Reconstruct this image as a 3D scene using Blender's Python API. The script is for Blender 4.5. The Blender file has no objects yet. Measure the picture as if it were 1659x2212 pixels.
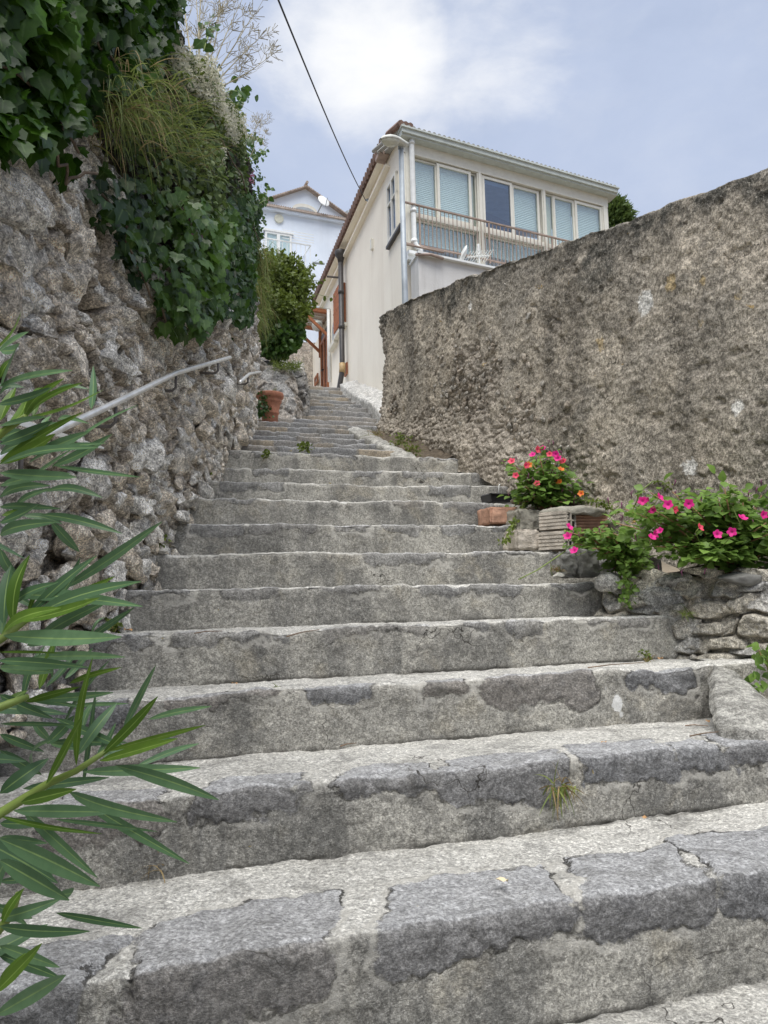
import bpy, bmesh, math, random
import numpy as np
from mathutils import Vector, Matrix

random.seed(7)
RNG = np.random.default_rng(7)
SC = bpy.context.scene
COL = SC.collection

# ------------------------------------------------------------------ camera
FPX, CX, CY = 1600.0, 829.5, 1106.0          # focal length and centre in photo units (1659 x 2212)
EYE = 1.40
PITCH, ROLL = math.radians(6.2), math.radians(-1.2)
CAMROT = Matrix.Rotation(math.radians(90) + PITCH, 3, 'X') @ Matrix.Rotation(ROLL, 3, 'Z')
CAM = Vector((0, 0, EYE))
cam_data = bpy.data.cameras.new("camera")
cam = bpy.data.objects.new("camera", cam_data)
COL.objects.link(cam)
cam.matrix_world = Matrix.Translation(CAM) @ CAMROT.to_4x4()
cam_data.sensor_fit = 'HORIZONTAL'
cam_data.sensor_width = 36.0
cam_data.lens = FPX / 1659.0 * 36.0
cam_data.clip_start = 0.05
cam_data.clip_end = 5000
SC.camera = cam


def ray(px, py):
    return CAMROT @ Vector(((px - CX) / FPX, -(py - CY) / FPX, -1.0))


def at(px, py, d):
    """world point seen at a photo position, at distance d along +Y"""
    r = ray(px, py)
    return CAM + r * (d / r.y)


def hit(px, py, o, n):
    r = ray(px, py)
    return CAM + r * ((o - CAM).dot(n) / r.dot(n))


# ------------------------------------------------------------------ numpy noise
def _h(ix, iy, iz, seed):
    n = (ix.astype(np.int64) * 374761393 + iy.astype(np.int64) * 668265263 + iz.astype(np.int64) * 2147483647 + seed * 1274126177) & 0xffffffff
    n = ((n ^ (n >> 13)) * 1274126177) & 0xffffffff
    n = ((n ^ (n >> 16)) * 2246822519) & 0xffffffff
    n = n ^ (n >> 15)
    return (n & 0xffffff) / float(0xffffff)


def vnoise(x, y, z, seed=0):
    x, y, z = np.broadcast_arrays(np.asarray(x, float), np.asarray(y, float), np.asarray(z, float))
    ix, iy, iz = np.floor(x), np.floor(y), np.floor(z)
    fx, fy, fz = x - ix, y - iy, z - iz
    fx, fy, fz = [f * f * (3 - 2 * f) for f in (fx, fy, fz)]
    ix, iy, iz = ix.astype(np.int64), iy.astype(np.int64), iz.astype(np.int64)
    r = 0
    for a in (0, 1):
        for b in (0, 1):
            for c in (0, 1):
                w = (fx if a else 1 - fx) * (fy if b else 1 - fy) * (fz if c else 1 - fz)
                r = r + w * _h(ix + a, iy + b, iz + c, seed)
    return r * 2 - 1


def fbm(x, y, z=0.0, octv=4, seed=0, gain=0.5):
    r, a, s = 0, 1.0, 1.0
    for k in range(octv):
        r = r + a * vnoise(np.asarray(x) * s, np.asarray(y) * s, np.asarray(z) * s, seed + k * 17)
        a *= gain
        s *= 2.03
    return r


def voro(u, v, seed=0, jit=0.9):
    """F1, F2, per-cell randoms (2) and offset to the cell point"""
    iu, iv = np.floor(u).astype(np.int64), np.floor(v).astype(np.int64)
    f1 = np.full(u.shape, 9.0); f2 = np.full(u.shape, 9.0)
    r1 = np.zeros(u.shape); r2 = np.zeros(u.shape); du = np.zeros(u.shape); dv = np.zeros(u.shape)
    z = np.zeros_like(iu)
    for a in (-1, 0, 1):
        for b in (-1, 0, 1):
            cu, cv = iu + a, iv + b
            pu = cu + .5 + jit * (_h(cu, cv, z, seed) - .5)
            pv = cv + .5 + jit * (_h(cu, cv, z, seed + 5) - .5)
            d = np.hypot(u - pu, v - pv)
            near = d < f1
            f2 = np.where(near, f1, np.minimum(f2, d))
            r1 = np.where(near, _h(cu, cv, z, seed + 9), r1)
            r2 = np.where(near, _h(cu, cv, z, seed + 13), r2)
            du = np.where(near, u - pu, du); dv = np.where(near, v - pv, dv)
            f1 = np.where(near, d, f1)
    return f1, f2, r1, r2, du, dv


def sstep(a, b, x):
    t = np.clip((x - a) / (b - a), 0, 1)
    return t * t * (3 - 2 * t)


# ------------------------------------------------------------------ materials
class G:
    def __init__(self, name):
        self.m = bpy.data.materials.new(name)
        self.m.use_nodes = True
        self.t = self.m.node_tree
        self.b = self.t.nodes["Principled BSDF"]
        self.pos = self.n('ShaderNodeNewGeometry').outputs['Position']

    def n(self, typ, ins=None, **kw):
        nd = self.t.nodes.new(typ)
        for k, v in kw.items():
            setattr(nd, k, v)
        for k, v in (ins or {}).items():
            self.set(nd.inputs[k], v)
        return nd

    def set(self, s, v):
        if isinstance(v, bpy.types.NodeSocket):
            self.t.links.new(v, s)
        elif isinstance(v, (tuple, list)) and len(v) == 3 and s.type == 'RGBA':
            s.default_value = (*v, 1)
        else:
            s.default_value = v

    def noise(self, scale, detail=4, rough=.6, dist=0.0, vec=None):
        return self.n('ShaderNodeTexNoise', {'Vector': vec or self.pos, 'Scale': scale, 'Detail': detail, 'Roughness': rough, 'Distortion': dist}).outputs[0]

    def voro(self, scale, vec=None, feature='F1', out='Distance'):
        return self.n('ShaderNodeTexVoronoi', {'Vector': vec or self.pos, 'Scale': scale}, feature=feature).outputs[out]

    def scaled(self, s):
        return self.n('ShaderNodeVectorMath', {0: self.pos, 1: s}, operation='MULTIPLY').outputs[0]

    def attr(self, name):
        return self.n('ShaderNodeAttribute', attribute_name=name).outputs['Fac']

    def mul(self, a, b): return self.math('MULTIPLY', a, b)

    def math(self, op, a, b=0.0, clamp=False):
        return self.n('ShaderNodeMath', {0: a, 1: b}, operation=op, use_clamp=clamp).outputs[0]

    def rng(self, v, a, b, c=0.0, d=1.0):
        return self.n('ShaderNodeMapRange', {0: v, 1: a, 2: b, 3: c, 4: d}, interpolation_type='SMOOTHSTEP').outputs[0]

    def mix(self, f, a, b, blend='MIX'):
        nd = self.n('ShaderNodeMix', data_type='RGBA', blend_type=blend)
        self.set(nd.inputs[0], f); self.set(nd.inputs[6], a); self.set(nd.inputs[7], b)
        return nd.outputs[2]

    def grain(self, c, scales, lo=.55, hi=1.4, w=(.40, .60)):
        """multiply a colour by fine light and dark speckle"""
        for k, s in enumerate(scales):
            f = self.rng(self.noise(s, 3, .7, .2), w[0], w[1], lo, hi)
            c = self._mulc(c, f)
        return c

    def _mulc(self, c, f):
        v = self.n('ShaderNodeVectorMath', {0: c, 'Scale': f}, operation='SCALE')
        return v.outputs[0]

    def bump(self, h, dist, strength=1.0, normal=None):
        ins = {'Height': h, 'Distance': dist, 'Strength': strength}
        if normal: ins['Normal'] = normal
        return self.n('ShaderNodeBump', ins).outputs[0]

    def fin(self, color, rough=.9, normal=None, **kw):
        self.set(self.b.inputs['Base Color'], color)
        self.set(self.b.inputs['Roughness'], rough)
        if normal: self.set(self.b.inputs['Normal'], normal)
        for k, v in kw.items():
            self.set(self.b.inputs[k.replace('_', ' ')], v)
        return self.m


def simple(name, col, rough=.6, var=.12, scale=9, metallic=0.0, bumpd=0.0, spec=.4):
    g = G(name)
    f = g.noise(scale, 5, .65)
    c = g.mix(g.rng(f, .3, .7), tuple(x * (1 - var) for x in col), tuple(min(1, x * (1 + var)) for x in col))
    nrm = g.bump(g.noise(scale * 12, 3), bumpd) if bumpd else None
    g.set(g.b.inputs['Specular IOR Level'], spec)
    return g.fin(c, rough, nrm, Metallic=metallic)


def leaf_mat(name, dark, light, rib, back=.35, rough=.42, spec=.28):
    g = G(name)
    r = g.attr('rnd'); m = g.attr('mid')
    c = g.mix(r, dark, light)
    c = g.mix(g.mul(g.rng(m, .86, 1.0), .8), c, rib)
    c = g.mix(g.mul(g.rng(g.noise(60, 2), .4, .7), .35), c, dark)
    g.set(g.b.inputs['Base Color'], c)
    g.set(g.b.inputs['Roughness'], rough)
    g.set(g.b.inputs['Specular IOR Level'], spec)
    tr = g.n('ShaderNodeBsdfTranslucent', {'Color': g.mix(.5, c, tuple(min(1, x * 1.6) for x in light))})
    mx = g.n('ShaderNodeMixShader', {0: back, 1: g.b.outputs[0], 2: tr.outputs[0]})
    g.t.links.new(mx.outputs[0], g.t.nodes['Material Output'].inputs[0])
    return g.m


M = {}


def m_rock(name, grey, warm, mortar, dark=.05, s=1.0, liche=.6):
    g = G(name)
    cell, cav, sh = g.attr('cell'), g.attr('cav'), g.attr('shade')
    n1 = g.noise(5 * s, 6, .65, .4); n2 = g.noise(22 * s, 6, .7); n3 = g.noise(90 * s, 5, .75)
    c = g.mix(g.rng(g.math('ADD', g.mul(cell, .65), g.mul(n1, .6)), .45, .80), grey, warm)
    c = g.mix(g.mul(g.rng(n2, .42, .66), .45), c, tuple(x * .62 for x in grey))
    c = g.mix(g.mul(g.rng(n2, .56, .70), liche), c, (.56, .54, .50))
    c = g.mix(g.rng(cav, .35, .95), c, mortar)
    c = g.mix(g.mul(g.rng(n3, .53, .64), .55), c, (.10, .09, .078))
    c = g.grain(c, (9 * s, 30 * s), .76, 1.22)
    c = g.grain(c, (75 * s, 150 * s), .76, 1.24)
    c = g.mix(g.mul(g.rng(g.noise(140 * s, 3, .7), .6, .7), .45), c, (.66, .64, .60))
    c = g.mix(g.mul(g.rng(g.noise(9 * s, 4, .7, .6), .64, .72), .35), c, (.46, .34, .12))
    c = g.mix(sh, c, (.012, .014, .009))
    h = g.math('ADD', g.mul(n2, .7), g.mul(n3, .45))
    return g.fin(c, .93, g.bump(h, .030 / s, 1.0), Specular_IOR_Level=.2)


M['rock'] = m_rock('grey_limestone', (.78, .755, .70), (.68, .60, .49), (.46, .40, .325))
M['wall_rubble'] = m_rock('brown_rubble', (.42, .39, .34), (.40, .34, .27), (.20, .17, .13), s=2.0, liche=.35)
M['planter_rock'] = m_rock('mortared_limestone', (.46, .455, .435), (.54, .50, .42), (.52, .48, .40), s=1.6, liche=.3)
M['outcrop'] = m_rock('outcrop_rock', (.36, .35, .33), (.40, .35, .29), (.33, .28, .22), s=.9)


def m_roughcast():
    g = G('brown_roughcast')
    rub, top = g.attr('rub'), g.attr('top')
    n0 = g.noise(1.1, 5, .6, .3); n1 = g.noise(9, 6, .7); n2 = g.noise(45, 5, .75); n3 = g.noise(150, 4, .8)
    c = g.mix(g.rng(n0, .32, .66), (.56, .49, .39), (.36, .325, .27))
    c = g.mix(g.mul(g.rng(n1, .5, .66), .6), c, (.125, .112, .09))
    c = g.mix(g.mul(g.rng(g.noise(3.3, 5, .7, .6), .52, .62), .55), c, (.19, .175, .15))
    vc = g.n('ShaderNodeTexVoronoi', {'Vector': g.n('ShaderNodeVectorMath', {0: g.pos, 1: g.n('ShaderNodeTexNoise', {'Vector': g.pos, 'Scale': 4.0, 'Detail': 6}).outputs['Color']}, operation='ADD').outputs[0], 'Scale': 1.6}, feature='DISTANCE_TO_EDGE').outputs[0]
    c = g.mix(g.mul(g.rng(vc, .002, .010, 1, 0), g.rng(g.noise(2.1, 3), .5, .6)), c, (.05, .045, .036))
    c = g.mix(g.mul(rub, .8), c, (.34, .30, .25))
    c = g.mix(g.mul(top, g.rng(n1, .25, .6)), c, (.085, .082, .070))
    streak = g.noise(1.0, 4, .6, 0, g.scaled((2.5, 2.5, .35)))
    c = g.mix(g.mul(g.rng(streak, .5, .68), .6), c, (.095, .085, .07))
    c = g.mix(g.mul(g.rng(g.noise(2.2, 4, .6, .5), .58, .72), .4), c, (.42, .36, .28))
    c = g.mix(g.mul(g.rng(n2, .54, .68), .7), c, (.075, .064, .05))
    c = g.mix(g.mul(g.rng(g.noise(70, 4, .8), .57, .68), .75), c, (.52, .47, .40))
    c = g.mix(g.mul(g.rng(n3, .57, .68), .5), c, (.60, .56, .48))
    sp = g.noise(5.5, 5, .75, .8)
    c = g.mix(g.mul(g.rng(sp, .685, .71), .85), c, (.46, .30, .08))
    sp2 = g.noise(4.1, 5, .75, .8, g.scaled((1.2, 1.2, 1.0)))
    c = g.mix(g.mul(g.rng(sp2, .70, .72), .8), c, (.62, .60, .55))
    wn = g.mul(g.math('SUBTRACT', g.noise(26, 5, .75), .5), 1.1)
    c = g.mix(g.mul(g.rng(g.math('ADD', g.attr('pale'), wn), .45, .60), .85), c, (.72, .70, .65))
    c = g.mix(g.mul(g.rng(g.math('ADD', g.attr('ochre'), wn), .48, .68), .55), c, (.50, .36, .15))
    c = g.grain(c, (60, 140), .68, 1.34)
    h = g.math('ADD', g.mul(n2, .8), g.math('ADD', g.mul(n3, .4), g.mul(n1, .35)))
    return g.fin(c, .95, g.bump(h, .013, .85), Specular_IOR_Level=.15)


M['roughcast'] = m_roughcast()


def self_streak(g, c):
    """fine grain drawn out along the steps"""
    f = g.rng(g.noise(1.0, 3, .75, .3, g.scaled((120, 190, 260))), .40, .60, .78, 1.24)
    return g._mulc(c, f)


def m_stairs():
    g = G('stair_stone')
    sd, q, hue = g.attr('sdf'), g.attr('tread'), g.attr('hue')
    n1 = g.noise(2.3, 6, .65, .3); n2 = g.noise(14, 6, .7); n3 = g.noise(80, 5, .8); n4 = g.noise(220, 3, .8)
    fine = g.math('ADD', g.mul(g.math('SUBTRACT', n2, .5), .05), g.mul(g.math('SUBTRACT', n3, .5), .03))
    sd2 = g.math('ADD', sd, fine)                       # <0 inside a lava stone
    vst = g.noise(1.0, 5, .65, .2, g.scaled((3.2, 3.2, .55)))
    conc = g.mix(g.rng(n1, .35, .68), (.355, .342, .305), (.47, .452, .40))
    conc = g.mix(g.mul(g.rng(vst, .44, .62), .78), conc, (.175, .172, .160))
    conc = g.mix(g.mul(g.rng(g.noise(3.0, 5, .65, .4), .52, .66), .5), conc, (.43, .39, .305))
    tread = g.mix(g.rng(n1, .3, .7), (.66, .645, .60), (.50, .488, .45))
    c = g.mix(q, conc, tread)  # riser shade, plus some moss, put into the colour; treads stay lighter
    c = g.mix(g.mul(g.rng(n2, .52, .72), .45), c, (.17, .165, .15))
    c = g.mix(g.mul(g.rng(n3, .50, .66), .55), c, (.15, .143, .128))
    c = g.mix(g.mul(g.rng(n4, .55, .68), .6), c, (.62, .60, .55))
    c = g.mix(g.mul(g.rng(g.noise(30, 5, .75), .62, .72), .4), c, (.60, .58, .54))
    conc0 = c
    st = g.mix(g.rng(n1, .35, .7), (.182, .184, .187), (.252, .252, .253))
    st = g.mix(g.mul(hue, .9), st, (.33, .27, .19))
    st = g.mix(g.mul(g.rng(n2, .5, .7), .5), st, (.125, .125, .13))
    st = g.mix(g.mul(g.rng(n3, .52, .66), .4), st, (.11, .108, .108))
    st = g.mix(g.mul(g.rng(n4, .58, .7), .45), st, (.46, .46, .46))
    st = g.mix(g.mul(q, .72), st, g.mix(g.rng(n2, .4, .6), (.40, .402, .406), (.52, .522, .526)))  # stone tops coloured lighter than their fronts, imitating light from above
    c = g.mix(g.mul(g.rng(sd2, -.004, .004, 1, 0), g.attr('depth')), c, st)
    crk = g.mul(g.rng(g.math('ABSOLUTE', sd2), .0015, .007, 1, 0), g.rng(g.noise(7, 3, .6), .40, .6))
    c = g.grain(c, (62, 130), .80, 1.20)
    c = g.mix(g.mul(g.rng(g.noise(5.0, 6, .7, .5), .50, .62), .42), c, (.13, .128, .12))
    c = self_streak(g, c)
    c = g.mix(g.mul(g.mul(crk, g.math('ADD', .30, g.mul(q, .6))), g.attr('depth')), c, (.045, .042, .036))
    spt = g.math('ADD', g.attr('spot'), g.mul(g.math('SUBTRACT', g.noise(32, 5, .7), .5), .9))
    c = g.mix(g.mul(g.rng(spt, .52, .62), .9), c, (.80, .80, .78))
    rim = g.mul(g.rng(g.math('ABSOLUTE', g.math('SUBTRACT', sd2, .016)), .004, .018, 1, 0), g.rng(g.noise(4, 3, .6), .45, .6))
    c = g.mix(g.mul(rim, .6), c, (.56, .54, .49))
    vc = g.n('ShaderNodeTexVoronoi', {'Vector': g.n('ShaderNodeVectorMath', {0: g.pos, 1: g.n('ShaderNodeTexNoise', {'Vector': g.pos, 'Scale': 3.0, 'Detail': 5}).outputs['Color']}, operation='ADD').outputs[0], 'Scale': 1.1}, feature='DISTANCE_TO_EDGE').outputs[0]
    c = g.mix(g.mul(g.rng(vc, .001, .0055, 1, 0), g.rng(g.noise(1.7, 3), .5, .62)), c, (.06, .055, .048))
    li = g.noise(6.3, 4, .7, .7)
    c = g.mix(g.mul(g.rng(li, .715, .73), .8), c, (.36, .27, .08))
    li2 = g.noise(4.7, 5, .72, .9, g.scaled((1.0, 1.3, 1.0)))
    c = g.mix(g.mul(g.rng(li2, .70, .72), .75), c, (.68, .67, .64))
    edge = g.attr('edge')
    c = g.mix(g.mul(edge, .7), c, (.70, .68, .62))  # pale nose line: the lit step edge painted into the colour
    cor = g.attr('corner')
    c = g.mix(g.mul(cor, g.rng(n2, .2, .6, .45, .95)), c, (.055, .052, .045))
    h = g.math('ADD', g.mul(n3, .55), g.math('ADD', g.mul(n4, .3), g.mul(n2, .5)))
    h = g.math('SUBTRACT', h, g.mul(crk, .5))
    return g.fin(c, .92, g.bump(h, .017, 1.0), Specular_IOR_Level=.22)


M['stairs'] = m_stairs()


def m_plaster(name, a, b, streak=.25, dirt=(.4, .36, .3), rough=False):
    g = G(name)
    c = g.mix(g.rng(g.noise(1.2, 5), .3, .7), a, b)
    s = g.noise(1.0, 5, .6, 0, g.scaled((2.2, 2.2, .22)))
    c = g.mix(g.mul(g.rng(s, .5, .70), streak), c, dirt)
    if rough:
        c = g.grain(c, (14, 50, 140), .76, 1.26)
        c = g.mix(g.mul(g.rng(g.noise(110, 4, .8), .57, .66), .5), c, (.66, .64, .58))
        return g.fin(c, .93, g.bump(g.math('ADD', g.noise(40, 5, .75), g.noise(130, 3, .8)), .014), Specular_IOR_Level=.2)
    c = g.mix(g.mul(g.rng(g.noise(40, 4, .7), .55, .75), .12), c, dirt)
    return g.fin(c, .9, g.bump(g.noise(60, 4, .7), .006), Specular_IOR_Level=.2)


M['cream'] = m_plaster('cream_plaster', (.90, .845, .73), (.85, .79, .68), .20, (.58, .50, .39))
M['white_wall'] = m_plaster('white_plaster', (.74, .80, .88), (.67, .735, .82), .22, (.58, .62, .68))
M['old_white'] = m_plaster('weathered_white_plaster', (.72, .71, .69), (.60, .585, .56), .55, (.36, .34, .31))
M['concrete'] = m_plaster('pale_concrete', (.44, .43, .395), (.34, .33, .30), .4, (.17, .165, .15), True)
M['whitewash'] = m_plaster('whitewashed_concrete', (.60, .59, .56), (.46, .45, .425), .5, (.33, .31, .28), True)
M['frame'] = simple('cream_window_frame', (.72, .70, .62), .45, .05)
M['white_metal'] = simple('white_painted_metal', (.74, .75, .73), .4, .06)
M['gutter'] = simple('grey_green_gutter', (.50, .535, .50), .45, .08)
M['pole'] = simple('galvanised_grey_pole', (.34, .375, .40), .5, .15, 5, .2)
M['lamp'] = simple('weathered_lamp_housing', (.52, .52, .47), .55, .12)
M['lamp_glass'] = simple('frosted_lamp_bowl', (.55, .55, .46), .25, .1)
M['rail'] = simple('worn_steel_tube', (.74, .74, .72), .36, .14, 14, .55)
M['steel_dark'] = simple('dark_rusty_iron', (.10, .09, .085), .7, .3)
M['redwood'] = simple('red_brown_wood', (.34, .125, .055), .55, .22, 14)
M['rust'] = simple('rust_brown_paint', (.33, .25, .205), .6, .18, 10)
M['tile'] = simple('roof_tile', (.20, .125, .095), .85, .3, 6, bumpd=.01)
M['pale_tile'] = simple('pale_brown_tile', (.40, .33, .28), .85, .25, 6)
M['tile_grey'] = simple('weathered_roof_tile', (.36, .355, .33), .85, .2, 6, bumpd=.01)
M['darkpipe'] = simple('dark_brown_pipe', (.055, .05, .048), .45, .2)
M['brass'] = simple('copper_elbow', (.42, .29, .14), .5, .2)
M['black'] = simple('black_plastic', (.018, .018, .02), .4, .1)
M['cable'] = simple('black_cable', (.02, .02, .022), .6, .1)
M['terracotta'] = simple('terracotta', (.40, .17, .10), .8, .22, 12, bumpd=.01)
M['brick'] = simple('pink_hollow_brick', (.50, .29, .20), .9, .22, 14, bumpd=.012)
M['brick_grey'] = simple('cement_smeared_brick', (.58, .52, .44), .92, .3, 14, bumpd=.015)
M['cap'] = simple('cement_cap', (.48, .455, .38), .95, .3, 22, bumpd=.02)
M['soil'] = simple('dry_soil', (.22, .175, .125), .95, .35, 20, bumpd=.03)
M['ground'] = simple('dry_ground', (.16, .13, .09), .95, .25, 1.5, bumpd=.03)
M['shutter'] = simple('tan_shutter', (.60, .44, .31), .7, .15)
M['hole_shade'] = simple('painted_hole_shade', (.012, .010, .009), .95, .1)
M['slab_stone'] = simple('grey_stone_block', (.34, .335, .315), .92, .3, 20, bumpd=.02)
M['bark'] = simple('brown_bark', (.15, .11, .075), .9, .3, 20, bumpd=.01)
M['green_stem'] = simple('green_stem', (.16, .22, .05), .6, .2)
M['pale_stem'] = simple('dry_pale_stem', (.42, .38, .27), .8, .2)
M['red_stem'] = simple('reddish_stem', (.26, .15, .08), .7, .2)
M['twig'] = simple('dry_brown_twig', (.17, .115, .075), .85, .3)
M['lichen_white'] = simple('white_stone', (.66, .64, .58), .9, .1, 30, bumpd=.01)
M['dry_leaf'] = simple('dry_leaf', (.38, .22, .10), .8, .3, 30)
M['pale_leaf'] = simple('pale_dry_leaf', (.66, .55, .36), .8, .15, 30)

M['ivy'] = leaf_mat('ivy_leaf', (.010, .034, .006), (.085, .165, .026), (.12, .19, .06), .28, .36)
M['ivy_near'] = leaf_mat('broad_ivy_leaf', (.005, .020, .003), (.062, .145, .012), (.09, .17, .04), .30, .36, .20)
M['small'] = leaf_mat('small_leaf', (.018, .042, .010), (.13, .185, .045), (.10, .15, .05), .25, .5)
M['bush'] = leaf_mat('bush_leaf', (.034, .058, .010), (.17, .22, .036), (.16, .2, .06), .3, .5)
M['grass'] = leaf_mat('grass_blade', (.060, .095, .020), (.24, .29, .075), (.2, .25, .08), .35, .55)
M['dry_grass'] = leaf_mat('dry_grass_blade', (.12, .085, .04), (.36, .27, .13), (.3, .25, .12), .3, .7)
M['blossom'] = leaf_mat('cream_blossom', (.36, .35, .22), (.78, .75, .60), (.5, .5, .35), .3, .7)
M['oleander'] = leaf_mat('oleander_leaf', (.050, .105, .050), (.13, .225, .115), (.26, .37, .13), .25, .40)
M['oleander_young'] = leaf_mat('young_oleander_leaf', (.055, .115, .018), (.125, .215, .032), (.28, .40, .10), .3, .4)
M['mirabilis'] = leaf_mat('flower_plant_leaf', (.05, .11, .016), (.25, .39, .085), (.15, .24, .07), .3, .45)
M['pine'] = leaf_mat('pine_needle', (.03, .06, .014), (.14, .20, .05), (.05, .1, .03), .2, .6)


def m_flower(name, edge, heart):
    g = G(name)
    c = g.mix(g.rng(g.attr('mid'), .0, .32), heart, edge)
    g.set(g.b.inputs['Base Color'], c); g.set(g.b.inputs['Roughness'], .6)
    tr = g.n('ShaderNodeBsdfTranslucent', {'Color': c})
    mx = g.n('ShaderNodeMixShader', {0: .35, 1: g.b.outputs[0], 2: tr.outputs[0]})
    g.t.links.new(mx.outputs[0], g.t.nodes['Material Output'].inputs[0])
    return g.m


M['magenta'] = m_flower('magenta_petal', (.83, .022, .30), (.55, .01, .22))
M['coral'] = m_flower('coral_pink_petal', (.88, .085, .16), (.60, .02, .12))
M['orange'] = m_flower('orange_petal', (.90, .24, .035), (.75, .03, .05))
M['mauve'] = m_flower('mauve_petal', (.42, .16, .28), (.3, .1, .2))


def m_pane(name, tint, transp=.55):
    g = G(name)
    gl = g.n('ShaderNodeBsdfGlossy', {'Color': (.9, .95, 1.0, 1), 'Roughness': .03})
    tp = g.n('ShaderNodeBsdfTransparent', {'Color': (*tint, 1)})
    mx = g.n('ShaderNodeMixShader', {0: 1 - transp, 1: tp.outputs[0], 2: gl.outputs[0]})
    g.t.links.new(mx.outputs[0], g.t.nodes['Material Output'].inputs[0])
    return g.m


M['pane'] = m_pane('window_glass', (.93, .97, .96), .86)
M['pane_dark'] = m_pane('dark_window_glass', (.62, .72, .85), .85)
M['acrylic'] = m_pane('clear_canopy_sheet', (.85, .88, .86), .85)


def m_blind():
    g = G('venetian_blind')
    w = g.n('ShaderNodeTexWave', {'Vector': g.pos, 'Scale': 9.0, 'Distortion': 0.0}, bands_direction='Z').outputs['Fac']
    c = g.mix(w, (.70, .755, .75), (.745, .80, .795))
    return g.fin(c, .7, g.bump(w, .01))


M['blind'] = m_blind()
M['blind_cream'] = simple('cream_roller_blind', (.72, .70, .56), .8, .06)
M['interior'] = simple('dim_blue_interior', (.17, .21, .36), .8, .25, 2)


def m_sheet():
    g = G('dirt_and_gravel')
    return g.fin((.1, .08, .06))


# ------------------------------------------------------------------ mesh building
def link(o, parent=None):
    COL.objects.link(o)
    if parent is not None:
        o.parent = parent
    return o


def wpos(o):
    p = Vector((0, 0, 0))
    while o is not None:
        p += o.location
        o = o.parent
    return p


def tag(o, label=None, cat=None, group=None, kind=None):
    if label: o['label'] = label
    if cat: o['category'] = cat
    if group: o['group'] = group
    if kind: o['kind'] = kind
    return o


def thing(name, loc, label, cat, group=None, kind=None):
    o = bpy.data.objects.new(name, None)
    o.empty_display_size = .1
    o.location = loc
    link(o)
    return tag(o, label, cat, group, kind)


def mk(name, V, F, mat, parent=None, attrs=None, smooth=False):
    """world-space verts -> linked object (made local to its parent's location)"""
    V = np.asarray(V, float).reshape(-1, 3)
    if parent is not None:
        V = V - np.array(wpos(parent))
    me = bpy.data.meshes.new(name)
    if isinstance(F, np.ndarray):
        k = F.shape[1]
        me.vertices.add(len(V)); me.vertices.foreach_set('co', V.ravel())
        me.loops.add(F.size); me.loops.foreach_set('vertex_index', F.ravel().astype(np.int32))
        me.polygons.add(len(F)); me.polygons.foreach_set('loop_start', np.arange(0, F.size, k, dtype=np.int32))
        me.update(calc_edges=True)
    else:
        me.from_pydata(V.tolist(), [], F)
        me.update()
    for a, val in (attrs or {}).items():
        at_ = me.attributes.new(a, 'FLOAT', 'POINT')
        at_.data.foreach_set('value', np.asarray(val, np.float32).ravel())
    me.materials.append(mat)
    if smooth:
        me.polygons.foreach_set('use_smooth', np.ones(len(me.polygons), bool))
    o = bpy.data.objects.new(name, me)
    return link(o, parent)


def gridF(nu, nv):
    i = np.arange(nu * nv).reshape(nu, nv)
    return np.stack([i[:-1, :-1], i[1:, :-1], i[1:, 1:], i[:-1, 1:]], -1).reshape(-1, 4)


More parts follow.
